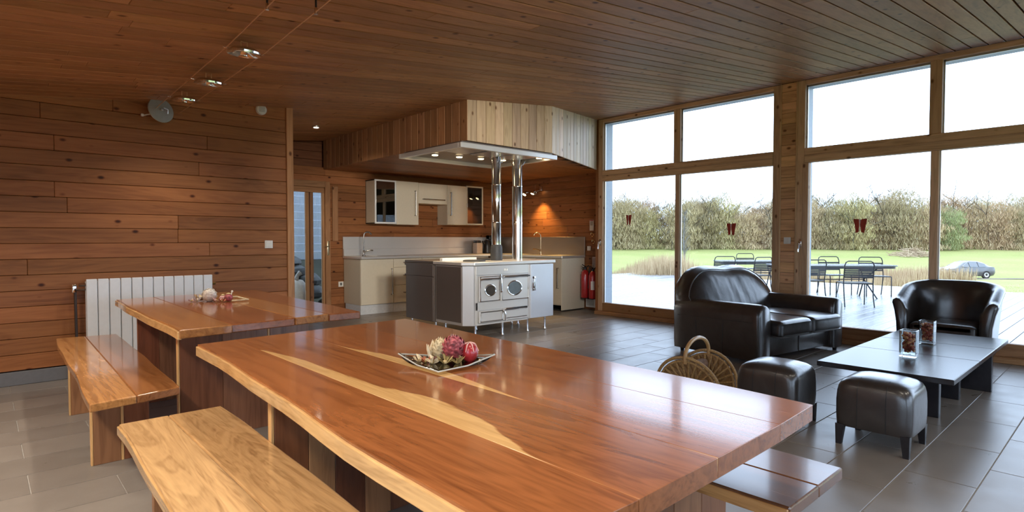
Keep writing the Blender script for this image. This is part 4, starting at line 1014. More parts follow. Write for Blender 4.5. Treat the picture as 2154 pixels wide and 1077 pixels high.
# local: front is -y
path = []
for i in range(33):
    s = i/32
    if s < .28: k = s/.28; path.append((-.335, -.30+k*.36, math.pi, s))
    elif s > .72: k = (s-.72)/.28; path.append((.335, .06-k*.36, 0, s))
    else:
        k = (s-.28)/.44; a = PI - PI*k; path.append((.335*math.cos(a), .06+.26*math.sin(a), a, s))
rings = []
for (x, y, a, s) in path:
    nx, ny = math.cos(a), math.sin(a); e = abs(s-.5)*2
    zt = .825 - .165*min(1, max(0,(e-.15)/.80))**1.3; fl = .058
    cr = [(-.055,.20),(-.055,.42),(-.052,.55),(-.035,zt-.10),(-.012,zt-.045),(.02,zt-.008),(.052,zt),(.082,zt-.018),(.088,zt-.05),(.068,zt-.12),(.048,.42),(.035,.2),(.022,.13)]
    g = 1.0
    rings.append([(x+nx*n_*g, y+ny*n_*g, z) for n_, z in cr])
def capring(r, dy, sh):
    cx = sum(p[0] for p in r)/len(r); cz = sum(p[2] for p in r)/len(r)
    return [(cx+(p[0]-cx)*sh, p[1]+dy, cz+(p[2]-cz)*(1-(1-sh)*.25)) for p in r]
rings = [capring(rings[0],-.045,.55), capring(rings[0],-.032,.86)] + rings + [capring(rings[-1],-.032,.86), capring(rings[-1],-.045,.55)]
sh = MB().loft(rings).build('shell', LEATHER, t, smooth=70)
MB().prism([(-.30,-.29),(.30,-.29),(.31,.08),(.22,.25),(0,.32),(-.22,.25),(-.31,.08)], .13, .29).build('seat_base', LEATHER, t, bevel=.01, seg=2, smooth=True)
MB().rbox(-.275, .275, -.335, .22, .285, .425, .055, 5, puff=.015).build('seat_cushion', LEATHER, t, smooth=70)
MB().tube([(-.27,-.332,.30),(.27,-.332,.30)], .005, 6).build('seam', PIPE, sh, smooth=True)
for lx, ly in ((-.32,-.27),(.32,-.27),(-.25,.22),(.25,.22)):
    MB().loft([[(lx+sx*r, ly+sy*r, z) for sx, sy in ((-1,-1),(1,-1),(1,1),(-1,1))] for r, z in ((.014,0),(.026,.145))]).build('leg', DWOOD, t)

# ottomans
def ottoman(label, x, y, rz=0):
    t = thing('ottoman', label, 'ottoman', (x, y, 0), rz)
    def srect(hx, hy, z, p=7):
        out = []
        for i in range(40):
            a = 2*PI*i/40; c, s = math.cos(a), math.sin(a)
            out.append((hx*math.copysign(abs(c)**(2/p), c), hy*math.copysign(abs(s)**(2/p), s), z))
        return out
    prof = [(.96,.115,8),(.985,.13,8),(1.0,.19,8),(1.0,.27,8),(.99,.325,7),(.965,.355,6.5),(.91,.380,6),(.80,.398,5),(.60,.412,4),(.35,.419,3.5),(.08,.421,3)]
    body = MB().loft([srect(.205*k, .205*k, z, p) for k, z, p in prof]).build('cushion_body', LEATHER, t, smooth=70)
    sm = MB()
    for yy in (-.075, .075):
        for s in (-1,):
            sm.tube([(s*.201,yy,.12),(s*.2063,yy,.2),(s*.2063,yy,.27),(s*.2045,yy,.325),(s*.1985,yy,.356),(s*.181,yy,.387),(s*.121,yy,.411)], .002, 5)
    sm.build('seam', BLACK, body, smooth=True)
    for sx in (-1,1):
        for sy in (-1,1):
            cx, cy = sx*.175, sy*.170
            MB().loft([[(cx+a*r+sx*o, cy+b*r+sy*o, z) for a, b in ((-1,-1),(1,-1),(1,1),(-1,1))] for r, o, z in ((.015,.006,0),(.024,0,.125))]).build('leg', DWOOD, t)
ottoman('black leather ottoman in front of the coffee table, nearest the camera', 4.045, 1.055)
ottoman('black leather ottoman beside the sofa, half hidden by the dining table end', 4.035, 1.685)

# coffee table
t = thing('coffee_table', 'low black stained coffee table with slab legs between sofa and ottomans', 'coffee table', (5.13, 1.12, 0))
X = lambda v: v-5.13
Y = lambda v: v-1.12
for nm, a, b in (('top_board', 4.255, 5.06), ('top_board', 5.062, 5.70), ('top_board', 5.702, 6.34)):
    MB().chbox(X(a), X(b), Y(.735), Y(1.505), .375, .41, .004).build(nm, DWOOD, t)
for x in (4.93, 5.60):
    MB().chbox(X(x)-.03, X(x)+.03, Y(.93), Y(1.30) if x > 5 else Y(1.43), 0, .374, .004).build('slab_leg', DWOOD, t)
MB().chbox(X(6.05), X(6.11), Y(.80), Y(1.40), 0, .374, .004).build('slab_leg', DWOOD, t)
MB().chbox(X(4.96), X(6.05), Y(1.10), Y(1.16), .30, .374, .004).build('stretcher', DWOOD, t)
MB().rbox(X(4.890), X(4.899), Y(1.28), Y(1.31), .315, .345, .003, 2).build('bracket', CHROME, t)
def vase(label, x, y):
    t = thing('glass_vase', label, 'vase', (x, y, .411))
    def sq(h, z): return [(h*a, h*b, z) for a, b in ((-1,-.9),(-.9,-1),(.9,-1),(1,-.9),(1,.9),(.9,1),(-.9,1),(-1,.9))]
    MB().loft([sq(.046,.0),sq(.05,.004),sq(.05,.19),sq(.0455,.19),sq(.0455,.022)], caps=True).build('glass_body', VASE, t)
    r2 = random.Random(int(x*100)); m = MB(); m2 = MB()
    for k in range(130):
        z = .038+.128*(k/130); (m if k % 3 else m2).add(*ball(r2.uniform(.011,.0135), r2.uniform(.5,1), 7, 5), T(r2.uniform(-.031,.031), r2.uniform(-.031,.031), z) @ RX(r2.uniform(0,3)) @ RY(r2.uniform(0,3)))
    tag(m.build('red_petal_filling', plain('vase_red', (.26,.035,.022), .4, var=.5, scale=80, coat=.3), t), kind='stuff')
    tag(m2.build('gold_petal_filling', plain('vase_gold', (.50,.22,.09), .4, var=.3, scale=80, coat=.3), t), kind='stuff')
vase('square glass vase of red potpourri nearer the camera on the coffee table', 4.88, 1.107)
vase('square glass vase of red potpourri nearer the armchair on the coffee table', 5.56, 1.14)

# log basket
WICK = plain('wicker', (.46,.29,.115), .6, var=.35, scale=90, bump=.4); WICKD = plain('wicker_dark', (.27,.155,.06), .65, var=.35, scale=90, bump=.4)
BA = math.radians(-86)
t = thing('log_basket', 'round sided wicker log basket with an arched handle beside the sofa', 'basket', (4.35, 2.47, 0), BA)
R_ = .28
def fan(y, lean, sgn):
    """half round end panel with radial ribs, leaning outwards"""
    def P(a, r): return (r*math.cos(a), y + sgn*lean*r*math.sin(a), .02+r*math.sin(a))
    f = MB(); f.tube([P(PI*i/24, R_) for i in range(25)], .013, 8); f.tube([P(PI*i/24, R_-.032) for i in range(25)], .009, 8)
    f.tube([(-R_,y,.02),(R_,y,.02)], .013, 8)
    rim = f.build('rim', WICK, t, smooth=True)
    g = MB()
    for i in range(1, 13): g.tube([P(PI*i/13, .05), P(PI*i/13, R_-.02)], .009, 6)
    g.build('rib', WICK, rim, smooth=True)
    vs = []
    for i in range(27):
        for j in range(8):
            a = PI*i/26; r = .03+(R_-.05)*j/7; p = P(a, r); vs.append((p[0], p[1]+.004*(-1)**(i+j), p[2]))
    fs = [(i*8+j,(i+1)*8+j,(i+1)*8+j+1,i*8+j+1) for i in range(26) for j in range(7)]
    tag(MB().add(vs, fs).build('woven_panel', WICKD, rim), kind='stuff')
    return P(PI/2, R_)
pa = fan(-.15, .20, -1); pb = fan(.15, .26, 1)
MB().rbox(-R_, R_, -.15, .15, .005, .03, .008, 2).build('woven_floor', WICKD, t)
ym, hw = (pa[1]+pb[1])/2, (pb[1]-pa[1])/2
MB().tube([(0,pa[1],pa[2]-.05)] + [(0, ym-hw*math.cos(PI*i/16), pa[2]+.135*math.sin(PI*i/16)) for i in range(17)] + [(0,pb[1],pb[2]-.05)], .016, 8).build('handle', plain('bent_cane', (.50,.29,.11), .45, coat=.3), t, smooth=True)
LOGB = plain('log_bark', (.22,.13,.08), .85, var=.4, scale=30, bump=.6); LOGC = plain('log_cut', (.45,.29,.17), .8, var=.2)
for x_, y_, z_, r_, lb in ((-.10,.035,.088,.055,'split log lying lower left in the wicker basket'),(.04,.03,.095,.062,'split log lying in the middle of the wicker basket'),(.0,.03,.205,.05,'split brown log on top in the wicker basket')):
    c, s_ = math.cos(BA), math.sin(BA)
    l = thing('log', lb, 'log', (4.35+c*x_-s_*y_, 2.47+s_*x_+c*y_, z_), BA)
    rr = random.Random(int(z_*1000)); pr = [(r_*rr.uniform(.85,1.05)*math.cos(2*PI*k/7), r_*rr.uniform(.85,1.05)*math.sin(2*PI*k/7)) for k in range(7)]
    MB().prism(pr, -.10, .10, RX(PI/2)).build('bark', LOGB, l, bevel=.006)
    MB().prism([(a*.86,b*.86) for a,b in pr], .10, .104, RX(PI/2)).build('cut_end', LOGC, l)
# red bird markers on the glass
REDG = plain('red_film', (.36,.035,.02), .4)
for lb, y, z, w_ in (('left red paper marker on the glass of the far window pane', 5.59, 1.56, .055), ('middle red paper marker on the glass right of the window mullion', 3.86, 1.39, .07), ('right red paper marker on the sliding door glass', 2.26, 1.41, .075)):
    t = thing('glass_marker', lb, 'marker', (XW+.044, y, z))
    MB().prism([(-w_,.085),(-.012,.08),(-.008,.02),(-.012,-.07),(-w_*.6,-.085),(-w_*.75,0)], 0, .003, RZ(-PI/2) @ RX(PI/2)).build('left_wing', REDG, t)
    MB().prism([(w_,.085),(.012,.08),(.002,.02),(.012,-.075),(w_*.6,-.085),(w_*.8,0)], 0, .003, RZ(-PI/2) @ RX(PI/2)).build('right_wing', REDG, t)
    MB().prism([(-.010,.075),(.010,.075),(.0,-.06)], 0, .002, RZ(-PI/2) @ RX(PI/2)).build('pale_body', plain('pink_film',(.6,.35,.3),.5), t)

# ================================================================== OUTDOORS
rt = Vector((math.sin(yaw), -math.cos(yaw), 0)); fwv = Vector((math.cos(yaw), math.sin(yaw), 0))
def P(d, l, z=0): v = fwv*d + rt*l; return Vector((v.x, v.y, z))
def gz(d):
    pts = [(-60,-.5),(12,-.45),(19,-.62),(30,-1.25),(48,-1.98),(60,-1.5),(90,.25),(130,.9),(260,1.0)]
    for (a,za),(b,zb) in zip(pts, pts[1:]):
        if a <= d <= b:
            k = (d-a)/(b-a); return za+(zb-za)*k
    return pts[0][1] if d < pts[0][0] else pts[-1][1]
def lawn():
    m, N, L, B = newmat('lawn_grass')
    g = N.new('ShaderNodeNewGeometry'); n1 = N.new('ShaderNodeTexNoise'); n1.inputs['Scale'].default_value = .12; n1.inputs['Detail'].default_value = 6
    n2 = N.new('ShaderNodeTexNoise'); n2.inputs['Scale'].default_value = 6; n2.inputs['Detail'].default_value = 4
    for n in (n1,n2): L.new(g.outputs['Position'], n.inputs['Vector'])
    c = ramp(N, L, n1.outputs[0], [(.3,(.27,.29,.10)),(.55,(.31,.32,.12)),(.75,(.34,.31,.14))])
    c = mul(N, L, c, ramp(N, L, n2.outputs[0], [(.3,(.8,.8,.75)),(.7,(1.1,1.1,1.05))]))
    L.new(c, B.inputs['Base Color']); B.inputs['Roughness'].default_value = .9; B.inputs['Specular IOR Level'].default_value = .1
    return m
ground = struct('ground'); vs = []; fs = []
ds = [-60,-30,-10,0,6,12,16,19,22,26,30,35,40,45,48,52,56,60,66,72,80,90,100,130,260]; ls = [-120+8*i for i in range(46)]
for d in ds:
    for l in ls: p = P(d,l); vs.append((p.x,p.y,gz(d)))
nl = len(ls)
fs = [(i*nl+j,i*nl+j+1,(i+1)*nl+j+1,(i+1)*nl+j) for i in range(len(ds)-1) for j in range(nl-1)]
MB().add(vs, fs).build('lawn', lawn(), ground, smooth=180)
# muddy track by the car
tm = MB(); vs = []
for i in range(13):
    l = 33+3.5*i; w0, w1 = 44.2, 46.4
    for d in (w0, (w0+w1)/2, w1): p = P(d,l); vs.append((p.x,p.y,gz(d)+.03+.02*math.sin(l)))
tm.add(vs, [(i*3+j,i*3+j+1,(i+1)*3+j+1,(i+1)*3+j) for i in range(12) for j in range(2)]).build('track', plain('mud', (.17,.13,.09), .9, var=.3, scale=3), ground)
# deck
def deckmat():
    m, N, L, B = newmat('wet_deck_board')
    g = N.new('ShaderNodeNewGeometry'); oi = N.new('ShaderNodeObjectInfo'); mp = N.new('ShaderNodeMapping'); mp.inputs['Scale'].default_value = (.6,14,14)
    L.new(g.outputs['Position'], mp.inputs['Vector']); n = N.new('ShaderNodeTexNoise'); n.inputs['Scale'].default_value = 1.2; n.inputs['Detail'].default_value = 5; L.new(mp.outputs[0], n.inputs['Vector'])
    vb = mathn(N, L, 'MULTIPLY_ADD', oi.outputs['Random'], .2, .9); cv = N.new('ShaderNodeCombineColor')
    for i in range(3): L.new(vb, cv.inputs[i])
    L.new(mul(N, L, ramp(N, L, n.outputs[0], [(.3,(.22,.225,.23)),(.7,(.32,.32,.32))]), cv.outputs[0]), B.inputs['Base Color'])
    L.new(mathn(N, L, 'MULTIPLY_ADD', n.outputs[0], .35, .08), B.inputs['Roughness']); B.inputs['Specular IOR Level'].default_value = .22
    return m
DECK = deckmat(); deck = struct('deck')
MB().box(XW+.1, 18.3, -3.8, 13.0, -.40, -.075).build('deck_frame', plain('deck_joist', (.10,.09,.08), .8), deck)
y = -3.8
while y < 13.0:
    MB().chbox(XW+.28, 18.35, y+.005, y+.190, -.072, -.03, .006).build('board', DECK, deck, color=(1,1,1)); y += .195
for i, x in enumerate((18.36, 18.75)):
    MB().chbox(x, x+.38, -3.8, 12.9, -.23-.16*i, -.19-.16*i, .006).build('step_board', DECK, deck)

# terrace chairs and tables
CHM = plain('dark_powder_coated_steel', (.012,.014,.018), .4, metal=.2); SLATM = plain('dark_slat', (.016,.018,.021), .5); SEATM = plain('pale_wet_slat', (.12,.125,.13), .25, coat=.4)
def chair(label):
    t = thing('terrace_chair', label, 'chair', (0,0,0), 0, 'tubular chairs round the terrace tables')
    r = .011; W = .25
    fr = MB()      # back hoop running down into the rear legs (back towards -y)
    hoop = [(-W,-.30,0),(-W+.004,-.235,.20),(-W,-.20,.45),(-W,-.255,.78),(-W+.02,-.262,.845),(-W+.06,-.265,.868),(W-.06,-.265,.868),(W-.02,-.262,.845),(W,-.255,.78),(W,-.20,.45),(W-.004,-.235,.20),(W,-.30,0)]
    fr.tube(hoop, r, 7).build('back_hoop', CHM, t, smooth=True)
    MB().tube([(-W,-.20,.44),(-W,.22,.445),(-W,.245,.42),(-W,.25,0)], r, 7).build('front_leg', CHM, t, smooth=True)
    MB().tube([(W,-.20,.44),(W,.22,.445),(W,.245,.42),(W,.25,0)], r, 7).build('front_leg', CHM, t, smooth=True)
    MB().tube([(-W,.22,.445),(W,.22,.445)], r, 7).tube([(-W,-.20,.44),(W,-.20,.44)], r, 7).build('seat_rail', CHM, t, smooth=True)
    for k in range(7): MB().box(-W+.012, W-.012, -.185+k*.057, -.185+k*.057+.046, .447, .457).build('seat_slat', SEATM, t)
    for k, z in enumerate((.565,.605,.645,.685,.725)):
        yy = -.20-.055*(z-.45)/.33-.008
        MB().box(-W+.01, W-.01, yy-.006, yy+.006, z-.018, z+.016).build('back_slat', SLATM, t)
    return t
def dl(px, d): return P(d, (px-1077)/1216*d, -.03)
A0 = yaw - PI/2   # local y = view direction over the terrace
spots = [((12.45,4.62),8,'dark tubular terrace chair seen from behind, beside the window pillar'),((12.40,3.72),-14,'dark tubular terrace chair seen from behind, nearest the glass'),
         ((14.95,4.08),168,'dark tubular terrace chair facing the room at the right end of the table'),((14.75,4.85),182,'dark tubular terrace chair facing the room across the table middle'),((14.85,5.62),186,'dark tubular terrace chair facing the room, far left behind the near chair'),
         ((13.35,6.95),0,'dark tubular terrace chair seen through the left window behind the sofa'),((13.35,6.1),20,'dark tubular terrace chair half hidden by the window pillar'),((16.2,7.6),180,'dark tubular terrace chair on the far side of the left terrace table')]
c0 = chair(spots[0][2])
for i, ((x,y_), rz, lb) in enumerate(spots):
    c = c0 if i == 0 else copy_tree(c0); c.location = (x, y_, -.03); c.rotation_euler = (0,0,A0+math.radians(rz)); c['label'] = lb
TBT = plain('grey_table_top', (.10,.115,.12), .2, coat=.5)
def terrace_table(label, x, y_, L_, W_, rz):
    t = thing('terrace_table', label, 'table', (x, y_, -.03), rz)
    poly = []
    for cx, cy, a0 in ((L_/2-.15,W_/2-.15,0),(-L_/2+.15,W_/2-.15,90),(-L_/2+.15,-W_/2+.15,180),(L_/2-.15,-W_/2+.15,270)):
        for k in range(6): a = math.radians(a0+18*k); poly.append((cx+.15*math.cos(a), cy+.15*math.sin(a)))
    MB().prism(poly, .70, .725).build('table_top', TBT, t, bevel=.004)
    MB().prism([(p[0]*.97,p[1]*.95) for p in poly], .655, .70).build('apron', CHM, t)
    for sx in (-1,1):
        MB().tube([(sx*L_*.34,-.32,0),(sx*L_*.30,0,.40),(sx*L_*.34,.32,.66)], .014, 7).build('leg', CHM, t, smooth=True)
        MB().tube([(sx*L_*.34,.32,0),(sx*L_*.30,0,.40),(sx*L_*.34,-.32,.66)], .014, 7).build('leg', CHM, t, smooth=True)
    MB().tube([(-L_*.30,0,.40),(L_*.30,0,.40)], .011, 7).build('stretcher', CHM, t, smooth=True)
terrace_table('long grey topped terrace table with dark chairs outside the sliding door', 13.75, 4.62, 2.5, .95, A0)
terrace_table('grey topped terrace table seen through the left window past the pillar', 14.9, 6.95, 1.7, .95, A0)

# dry grass and reeds along the deck edge
def blades(name, label, mat, spots_, h0, h1, w_, lean, seed):
    r = random.Random(seed); m = MB(); vs = []; fs = []
    for (d0, d1, l0, l1, cnt) in spots_:
        for k in range(cnt):
            d = r.uniform(d0,d1); l = r.uniform(l0,l1); p = P(d,l); z = gz(d)-.03; h = r.uniform(h0,h1)*(.75+.25*math.sin(l*1.3)); a = r.uniform(0,PI); ww = r.uniform(.6,1.3)*w_
            dx, dy = math.cos(a)*ww, math.sin(a)*ww; lx, ly = r.uniform(-1,1)*lean*h, r.uniform(-1,1)*lean*h
            b = len(vs); vs += [(p.x-dx,p.y-dy,z),(p.x+dx,p.y+dy,z),(p.x+lx,p.y+ly,z+h)]; fs.append((b,b+1,b+2))
    m.add(vs, fs); return tag(m.build(name, mat), label, 'grass', None, 'stuff')
def grassmat(name, a, b):
    m, N, L, B = newmat(name); g = N.new('ShaderNodeNewGeometry')
    n = N.new('ShaderNodeTexNoise'); n.inputs['Scale'].default_value = 1.2; n.inputs['Detail'].default_value = 4; L.new(g.outputs['Position'], n.inputs['Vector'])
    ri = mathn(N, L, 'MULTIPLY_ADD', g.outputs['Random Per Island'], .5, mathn(N, L, 'MULTIPLY', n.outputs[0], .5))
    L.new(ramp(N, L, ri, [(.25,a),(.75,b)]), B.inputs['Base Color']); B.inputs['Roughness'].default_value = .8; B.inputs['Specular IOR Level'].default_value = .15
    return m
DRY = grassmat('dry_reed', (.34,.235,.13), (.64,.50,.31))
blades('dry_grass', 'tall tan dry grass beyond the deck behind the left window', DRY, [(20.6,25,2.2,6.4,12000),(21.5,26,6.4,8.8,7000)], .95,1.65,.022,.16, 3)
blades('dry_grass', 'tan dry grass clump beyond the terrace table near the right mullion', DRY, [(21.5,26,8.8,13,8000),(20.5,25,13,16.6,8500)], .65,1.2,.022,.18, 4)
blades('lawn_tuft_edge', 'short yellow green grass along the lawn past the deck', grassmat('short_grass',(.34,.37,.12),(.46,.45,.18)), [(19.5,34,9,36,7000)], .03,.10,.03,.4, 5)

# bare trees of the wood edge
def twigmat(name, cs):
    m, N, L, B = newmat(name); g = N.new('ShaderNodeNewGeometry'); oi = N.new('ShaderNodeObjectInfo')
    n = N.new('ShaderNodeTexNoise'); n.inputs['Scale'].default_value = .5; n.inputs['Detail'].default_value = 3; L.new(g.outputs['Position'], n.inputs['Vector'])
    f = mathn(N, L, 'MULTIPLY_ADD', g.outputs['Random Per Island'], .55, mathn(N, L, 'MULTIPLY', n.outputs[0], .45))
    c = ramp(N, L, f, [(.2,cs[0]),(.5,cs[1]),(.8,cs[2])]); L.new(mul(N, L, c, oi.outputs['Color']), B.inputs['Base Color'])
    B.inputs['Roughness'].default_value = .85; B.inputs['Specular IOR Level'].default_value = .15
    return m
TWIG = twigmat('bare_twig', ((.27,.20,.115),(.42,.325,.20),(.56,.46,.31))); BARK = twigmat('grey_bark', ((.055,.047,.038),(.10,.088,.072),(.14,.125,.108)))
def tree_mesh(seed, H, bushy):
    r = random.Random(seed); br = MB(); tw = MB(); vs = []; fs = []
    def limb(p, d, L_, rad, lev):
        q = p; pts = [p]; n = 4
        for i in range(n):
            d = (d + Vector((r.uniform(-1,1),r.uniform(-1,1),r.uniform(-.3,.6)))*.18).normalized(); q = q + d*L_/n; pts.append(q)
        br.tube(pts, [rad*(1-.75*i/n) for i in range(n+1)], 4 if lev else 6)
        if lev < 2:
            for k in range(6 if lev == 0 else 4):
                i = r.randint(1,n); a = r.uniform(0,2*PI); nd = (d*.6 + Vector((math.cos(a),math.sin(a),r.uniform(.1,.9)))).normalized()
                limb(pts[i], nd, L_*r.uniform(.45,.7), rad*.5, lev+1)
    nt = 4 if bushy else 3
    for k in range(nt): limb(Vector((r.uniform(-.9,.9),r.uniform(-.9,.9),0)), Vector((r.uniform(-.25,.25),r.uniform(-.25,.25),1)).normalized(), H*r.uniform(.55,.82), .09 if not bushy else .05, 0)
    cnt = 5200
    for k in range(cnt):
        z = H*(r.random()**1.0)*(.90+.2*r.random()**3); rr = 2.1*(max(.04,1-max(0,(z-H*.45)/(H*.62))**2.6)**.5)*math.sqrt(r.random())*(1+.22*math.sin(z*2.1+seed)+.15*math.sin(z*5.3))
        a = r.uniform(0,2*PI); p = Vector((rr*math.cos(a), rr*math.sin(a), z))
        h = r.uniform(.25,.75); d = Vector((r.uniform(-.55,.55),r.uniform(-.55,.55),1)).normalized()*h; w_ = r.uniform(.010,.03)*(1 if z > H*.8 else 1.5)
        s = d.cross(Vector((r.uniform(-1,1),r.uniform(-1,1),.1))).normalized()*w_
        b = len(vs); vs += [p-s, p+s, p+d]; fs.append((b,b+1,b+2))
    tw.add(vs, fs)
    return br, tw
kinds = []
for i, (H, bushy) in enumerate(((7.2,0),(6.4,1),(7.8,0),(5.8,1),(6.8,0))):
    t = thing('bare_tree', 'bare winter tree in the wood edge beyond the lawn', 'tree', (0,0,0), 0, 'bare trees of the wood edge')
    br, tw = tree_mesh(100+i, H, bushy); br.build('trunk', BARK, t); tag(tw.build('twig_crown', TWIG, t), kind='stuff'); kinds.append(t)
tr = random.Random(12); first = [True]*5; ti = 0
for row, (d, step) in enumerate(((83,2.7),(89,2.7))):
    l = 12.0 + row*.8
    while l < 84:
        k = ti % 5; ti += 1
        o = kinds[k] if first[k] else copy_tree(kinds[k]); first[k] = False
        dd = d + tr.uniform(-1.5,1.5); p = P(dd, l+tr.uniform(-.7,.7), gz(dd)-.1); o.location = p; o.rotation_euler = (0,0,tr.uniform(0,6.3)); s = tr.uniform(.85,1.15); o.scale = (s*1.1,s*1.1,s)
        tc = tr.choice(((1,1,1),(.9,.92,.8),(1.1,1,.95),(.95,1.02,.78),(.8,.82,.72),(1.12,1.08,1.0)))
        for c in o.children: c.color = (*tc,1)
        l += step*tr.uniform(.8,1.2)
# greener ivy-clad tree by the right mullion, and the brush pile
t = thing('ivy_tree', 'ivy green tree at the wood edge just right of the mullion', 'tree', P(81, 61, gz(81)))
br, tw = tree_mesh(400, 5.6, 1); br.build('trunk', BARK, t); tag(tw.build('leaf_crown', grassmat('ivy_leaf',(.20,.24,.09),(.38,.40,.20)), t), kind='stuff')
def brush(label, d, l, seed):
    r = random.Random(seed); t = thing('brush_pile', label, 'brush pile', P(d,l,gz(d))); m = MB()
    for k in range(240):
        a = r.uniform(0,2*PI); rr = r.random()*2.4; h = max(.05,(1-rr/2.5))*1.15*r.random(); p = Vector((rr*1.5*math.cos(a), rr*math.sin(a), h)); dr_ = Vector((r.uniform(-1,1),r.uniform(-1,1),r.uniform(-.3,.3))).normalized()
        m.tube([p-dr_*.7, p+dr_*.7], [.05,.015], 3)
    tag(m.build('branches', grassmat('cut_branch_'+str(seed),(.24,.17,.10),(.45,.35,.23)), t), kind='stuff')
brush('heap of cut branches on the lawn left of the right mullion', 72, 50.0, 1)
# slim sapling by the left mullion
t = thing('sapling', 'slim white barked sapling standing beside the left window mullion', 'tree', P(27, 8.05, gz(27)))
r_ = random.Random(5); m = MB(); m.tube([(0,0,0),(.05,.02,1.2),(.0,.05,2.4),(.04,0,3.6)], [.03,.026,.02,.006], 6)
m.tube([(-.25,0,0),(-.45,.05,.9)], [.02,.012], 5); m.build('trunk', plain('white_bark', (.20,.195,.18), .7, var=.3, scale=8), t, smooth=True)
m = MB()
for k in range(260):
    z = r_.uniform(.9,3.6); a = r_.uniform(0,6.3); q = Vector((.03,.02,z)); e = q + Vector((math.cos(a),math.sin(a),1.2)).normalized()*r_.uniform(.15,.55)*(1.1-abs(z-2.2)/2.6); m.tube([q,e],[.006,.003],3)
tag(m.build('twigs', plain('pale_twig', (.17,.16,.145), .8), t), kind='stuff')

# car parked by the track
t = thing('car', 'silver saloon car parked on the grass beyond the terrace', 'car', P(47.6, 37.1, gz(47.6)+.02), A0)
CARM = plain('silver_car_paint', (.09,.093,.096), .3, .2, coat=.8, var=.02); CARG = plain('car_glass', (.10,.11,.12), .08, coat=1); TYRE = plain('tyre', (.02,.02,.02), .8)
L_ = 4.35
# stations along the length: (x, half width, sill z, belt z, roof z, roof half width)
stn = [(-2.17,.62,.42,.58,.60,.5),(-2.10,.74,.30,.66,.68,.6),(-1.85,.82,.22,.74,.78,.66),(-1.2,.86,.20,.84,.88,.68),(-.85,.87,.20,.88,.95,.64),(-.30,.88,.20,.92,1.30,.60),(.15,.88,.20,.93,1.42,.60),(.75,.88,.20,.94,1.42,.60),(1.25,.87,.20,.95,1.30,.60),(1.75,.85,.22,.95,1.05,.62),(2.0,.80,.26,.92,.96,.62),(2.15,.70,.36,.80,.84,.55)]
rings = [[(x,-hw*.92,zs),(x,-hw,zs+.12),(x,-hw,(zs+zb)/2),(x,-hw*.97,zb),(x,-rw,zr-.06 if zr-zb > .1 else zr),(x,-rw*.8,zr),(x,rw*.8,zr),(x,rw,zr-.06 if zr-zb > .1 else zr),(x,hw*.97,zb),(x,hw,(zs+zb)/2),(x,hw,zs+.12),(x,hw*.92,zs)] for x,hw,zs,zb,zr,rw in stn]
MB().loft(rings).build('body', CARM, t, smooth=50)
def sidewin(x0, x1, zt0, zt1):
    for s in (-1,1):
        def yy(z): return s*(.875-(z-.93)*.58)
        m = MB(); q = [(x0,.955),(x1,.955),(x1,zt1),(x0,zt0)]
        vs = [(x, yy(z)+s*.012, z) for x,z in q] + [(x, yy(z)-s*.02, z) for x,z in q]
        m.add(vs, [(0,1,2,3),(4,5,6,7),(0,1,5,4),(1,2,6,5),(2,3,7,6),(3,0,4,7)]).build('side_window', CARG, t)
sidewin(-.62,-.10,1.02,1.33); sidewin(-.02,.62,1.34,1.37); sidewin(.70,1.25,1.36,1.20)
for x in (-1.36, 1.30):
    for s in (-1,1):
        wv = MB().lathe([(.20,-.09),(.315,-.09),(.32,-.05),(.32,.05),(.315,.09),(.20,.09)], 24, T(x, s*.80, .32) @ RX(PI/2)).build('wheel', TYRE, t, smooth=True)
        MB().lathe([(.0,.0),(.19,.02),(.205,.0)], 10, T(x, s*.88, .32) @ RX(-s*PI/2)).build('hub_cap', ALU, wv)
MB().rbox(-2.2,-2.10,-.55,.55,.30,.42,.03,2).build('front_bumper', plain('bumper_grey',(.12,.12,.13),.5), t); MB().rbox(2.10,2.2,-.6,.6,.36,.50,.03,2).build('rear_bumper', plain('bumper_grey_2',(.5,.5,.52),.4), t)
for s in (-1,1): MB().rbox(-2.12,-1.93,s*.62-.12,s*.62+.12,.60,.70,.03,2).build('headlamp', WHITE, t)

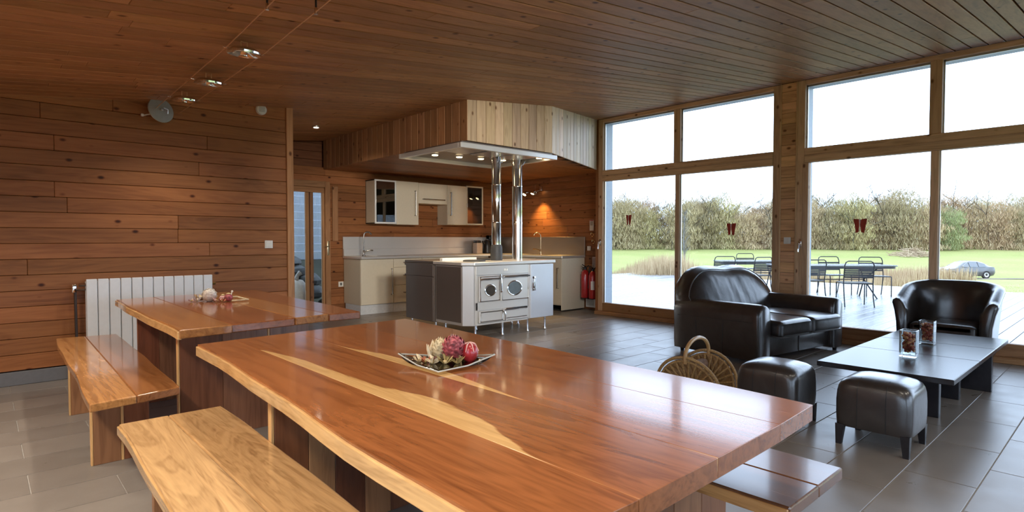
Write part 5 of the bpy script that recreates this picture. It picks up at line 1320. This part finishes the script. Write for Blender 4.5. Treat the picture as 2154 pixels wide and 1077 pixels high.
# behind the glazed back door: clapboard outbuilding, stones, a white sack
t = thing('outbuilding', 'pale blue grey clapboard outbuilding seen through the glazed back door', 'building', (4.0, 12.6, -.45))
CLAP = plain('blue_grey_clapboard', (.24,.27,.31), .6, var=.08)
MB().box(-3.5, 4.5, .05, .3, 0, 4.0).build('wall', CLAP, t)
z = 1.25
while z < 4.0:
    M = T(0,.03,z) @ RX(math.radians(8)); MB().chbox(-3.5, 4.5, -.02, .005, 0, .185, .004, M).build('clapboard', CLAP, t); z += .175
MB().box(-3.5, 4.5, -.02, .06, .0, 1.24).build('base_course', plain('grey_green_base', (.05,.054,.043), .8, var=.3, scale=4), t)
STN = plain('dark_stone', (.035,.037,.035), .75, var=.4, scale=12, bump=.5); sr = random.Random(9); kk = 0
wher = ['bottom left','bottom middle','bottom right','low left','low middle','low right','middle left','middle right','upper left','upper right','second highest','topmost']
for row, (cnt, z0) in enumerate(((3,-.45),(3,-.20),(2,.05),(2,.28),(1,.46),(1,.62))):
    for k in range(cnt):
        t = thing('rock', 'dark rock in the heap outside the back door, %s of the heap' % wher[kk], 'rock', (4.62-row*.03+(k-(cnt-1)/2)*.52, 10.85+.10*row, z0), sr.uniform(0,6)); kk += 1
        v, f = ball(.25, .56, 9, 6); MB().add([(p[0]*sr.uniform(.85,1.15), p[1]*sr.uniform(.85,1.1), p[2]*sr.uniform(.85,1.15)+.16) for p in v], f).build('stone', STN, t, smooth=30)
t = thing('white_sack', 'white bulky sack standing outside the back door on the left', 'sack', (3.97, 9.72, -.10))
v, f = ball(.20, 1.9, 16, 12); MB().add([(p[0]*(1-.25*max(0,p[2])), p[1]*.7*(1-.2*max(0,p[2])), p[2]*.9+.34+.02*math.sin(p[0]*30+p[2]*12)) for p in v], f).build('sack_body', plain('white_sackcloth', (.42,.41,.37), .8, var=.1, scale=20), t, smooth=True)
MB().tube([(-.03,0,.66),(.0,0,.74),(.05,.0,.78)], [.05,.03,.05], 8).build('tied_neck', plain('white_sackcloth_2', (.22,.21,.19), .8), t, smooth=True)
MB().box(2.9, 6.2, YB+.26, 11.0, -.5, -.05).build('slab', plain('paving', (.22,.21,.19), .8, var=.2, scale=4), struct('path'))
